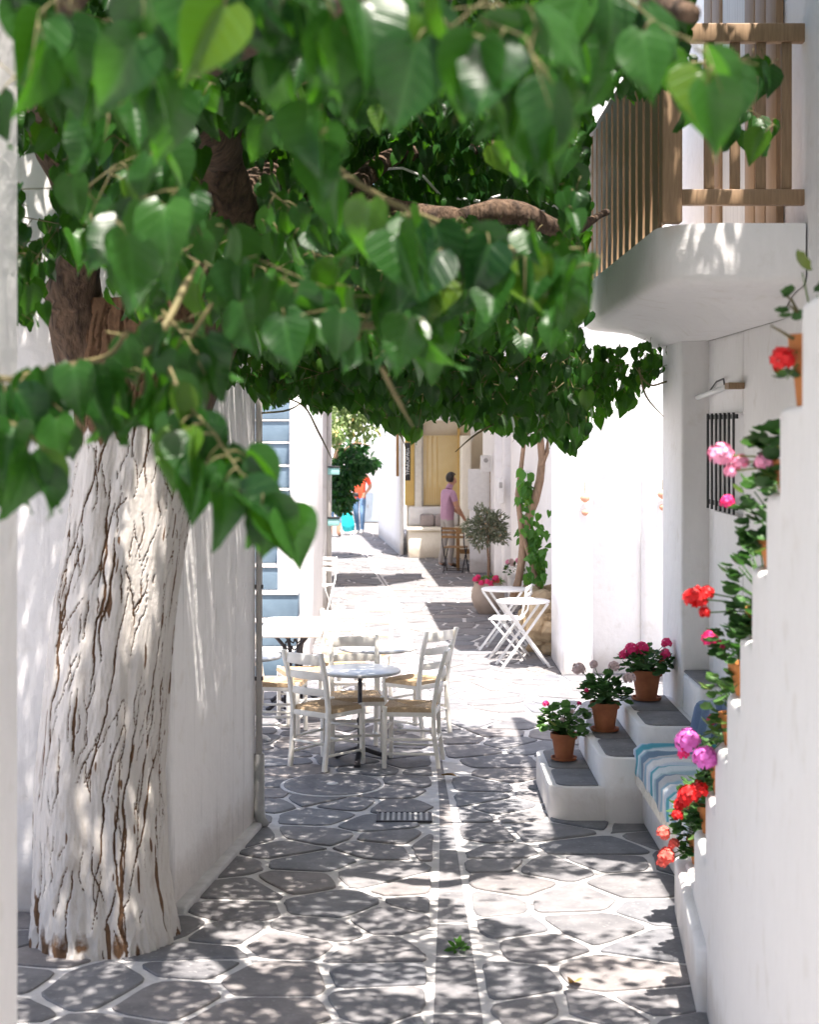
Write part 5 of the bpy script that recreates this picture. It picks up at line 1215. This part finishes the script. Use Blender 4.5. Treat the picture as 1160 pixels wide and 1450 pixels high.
# upper crown over the house front, above the picture
for i in range(2050):
    y = R.uniform(4.4,9.3); x = R.uniform(-3.0,3.0)
    if i > 1150: y = R.uniform(6.6,8.7); x = R.uniform(1.0,3.0)
    if i > 1650: y = R.uniform(6.4,8.6); x = R.uniform(-3.4,-1.0); z = max(CH+655*y/F, 4.0)+R.random()*1.6+.1
    if mnoise.noise(Vector((x*1.2,y*1.2,z*.8+40))) < -.2: continue
    a = Vector((x,y,z)); ang = R.uniform(0,2*PI); L = R.uniform(.3,.8); c = a+Vector((math.cos(ang)*L, math.sin(ang)*L, -R.uniform(.0,.2)))
    run_shoot([a,a.lerp(c,.5)+Vector((0,0,.07)),c], .062, (.085,.13), ok_up, R, twig=0)
for i in range(1100):     # dense dark core over the lane
    y = R.uniform(8.7,12.4); x = R.uniform(-2.6,1.2); z = R.uniform(3.5,6.1)
    a = Vector((x,y,z)); ang = R.uniform(0,2*PI); L = R.uniform(.3,.8); c = a+Vector((math.cos(ang)*L, math.sin(ang)*L, -R.uniform(.0,.2)))
    run_shoot([a,a.lerp(c,.5)+Vector((0,0,.07)),c], .062, (.085,.13), ok_far, R, twig=0)
for i in range(230):     # leaves shading the long bough
    q_ = P(R.uniform(440,830), R.uniform(60,175), R.uniform(7.6,8.5)); ang = R.uniform(0,2*PI); L = R.uniform(.25,.6); c = q_+Vector((math.cos(ang)*L, math.sin(ang)*L, -R.uniform(.0,.15)))
    run_shoot([q_,c], .06, (.085,.125), ok_far, R, twig=0)
for i in range(150):     # shoots above the picture, added to shade the balcony front
    a = Vector((R.uniform(1.1,2.7),R.uniform(7.5,8.5),R.uniform(5.2,6.3))); ang = R.uniform(0,2*PI); L = R.uniform(.25,.6); c = a+Vector((math.cos(ang)*L, math.sin(ang)*L, -R.uniform(.0,.15)))
    run_shoot([a,c], .06, (.085,.125), ok_up, R, twig=0)
for i in range(900):     # the crown goes on over and behind the viewer
    y = R.uniform(-3.0,4.6); x = R.uniform(-2.8,2.8); z = max(CH+.30*max(y,0)+.35, 3.9)+R.random()*1.3
    if mnoise.noise(Vector((x*1.0,y*1.0,z*.8+90))) < -.12: continue
    a = Vector((x,y,z)); ang = R.uniform(0,2*PI); L = R.uniform(.3,.8); c = a+Vector((math.cos(ang)*L, math.sin(ang)*L, -R.uniform(.0,.12)))
    run_shoot([a,a.lerp(c,.5)+Vector((0,0,.07)),c], .062, (.085,.13), lambda p: p[1] < .3 or proj(p)[1] < -40, R, twig=0)
for i in range(620):     # top of the crown over the foreground paving
    y = R.uniform(5.0,8.7); x = R.uniform(-2.4,1.5); z = max(CH+.285*y, 4.2)+.15+R.random()*1.5
    a = Vector((x,y,z)); ang = R.uniform(0,2*PI); L = R.uniform(.3,.8); c = a+Vector((math.cos(ang)*L, math.sin(ang)*L, -R.uniform(.0,.12)))
    run_shoot([a,a.lerp(c,.5)+Vector((0,0,.07)),c], .062, (.085,.13), ok_up, R, twig=0)
# fringe sprays hanging over the lane, low edge following the boughs
for i in range(330):
    y = R.uniform(8.9,12.7); px = R.uniform(360,935); lim = interp(px, FRINGE); py = lim-R.random()**1.3*190-12
    a = P(px,py-40,y); L = R.uniform(.2,.5); ang = R.uniform(0,2*PI); c = a+Vector((math.cos(ang)*L*.6, math.sin(ang)*L*.6, -R.uniform(.1,.35)))
    if px > 835: y = R.uniform(12.2,12.8); a = P(px,py-20,y); c = a+Vector((R.uniform(-.1,.1),R.uniform(-.1,.1),-.2))
    run_shoot([a,c], .05, (.075,.12), ok_far, R, twig=.003)
for pts in ([(395,560),(430,575),(450,610),(470,650)],[(370,585),(410,580),(440,560)],[(700,600),(670,618),(645,640)],[(945,540),(920,545),(900,520)],[(905,520),(915,560),(940,590)],[(535,560),(560,600),(578,640)]):
    limb('twig', [P(a,c,10.5) for a, c in pts], [.007]*(len(pts)-1)+[.003], M['twig'], 6, 4, .05)
LP = np.array(LP); LD = np.array(LD); LN = np.array(LN); LS = np.array(LS)
# the 300 that show largest become single parts
px = 580+LP[:,0]*F/LP[:,1]; py = HZ-(LP[:,2]-CH)*F/LP[:,1]
score = LS/LP[:,1]*((px > -20)&(px < 1180)&(py > -90)&(py < 1450)); order = np.argsort(-score)[:300]; msk = np.zeros(len(LP), bool); msk[order] = True
HI = []
for V, Fq, UV in LV_HI:
    o = fast_mesh('leaf', V, Fq, M['leaf'], None, {'rnd': np.zeros(len(V))}, UV); HI.append(o.data); bpy.data.objects.remove(o)
Rm = frame_from(LD[order], LN[order])
for k, i in enumerate(order):
    o = bpy.data.objects.new('leaf', HI[k % len(HI)]); COL.objects.link(o); o.parent = mt
    o.matrix_local = Matrix.Translation(Vector(LP[i])-mt.location) @ Matrix(Rm[k].tolist()).to_4x4() @ Matrix.Scale(float(LS[i]),4)
rest = ~msk
leaves_mesh('foliage', LV_LO, LP[rest], LD[rest], LN[rest], LS[rest], M['leaf'], mt)
tw_o = twigs.build('twigs', M['twig'], mt, smooth=True, fix=False); tw_o['kind'] = 'stuff'
print('LEAVES', len(LP))
# pole and cable through the canopy
pole = MB().tube([P(470,300,9.6),P(830,303,9.6)], .022, 10).build('pergola_pole', M['grey_metal'], None, smooth=True); tag(pole, 'grey metal pole crossing the canopy under the thick branch', 'pole')
cb = MB().tube([P(a,c,9.0) for a, c in ((470,262),(520,240),(570,238),(600,250),(625,278),(680,285),(740,268),(800,300))], .008, 6).build('cable', M['white_metal'], None, smooth=True); tag(cb, 'thin white cable looping along the mulberry branch', 'cable')
# small things on the paving
wd = thing('weed', 'small green weed growing in the central channel joint', 'weed', (.245,8.1,0), local=True)
n = 26; dd = rnd_dirs(n, .1, .9); leaves_mesh('leaves', LV_OV, dd*np.array([.03,.03,.01]), dd, RNG.normal(0,.5,(n,3))+[0,0,1], RNG.uniform(.03,.06,n), M['vineleaf'], wd)
Rf = random.Random(15)
for i, (px_, py_, lb) in enumerate(((628,1104,'dry orange leaf lying in the channel beside the chairs'),(815,1400,'fallen leaf lying on the paving near the stepped wall'))):
    y_ = GY(py_); f_ = bpy.data.objects.new('fallen_leaf', HI[i % len(HI)].copy()); COL.objects.link(f_); f_.data.materials[0] = M['dryleaf']; f_.location = ((px_-580)*y_/F, y_, .03); f_.rotation_euler = (Rf.uniform(-.2,.2),Rf.uniform(-.2,.2),Rf.uniform(0,6)); f_.scale = (.085 if i else .12,)*3
    tag(f_, lb, 'leaf', 'fallen leaves on the lane')
for o in bpy.data.objects:
    if '_local' in o.keys(): del o['_local']
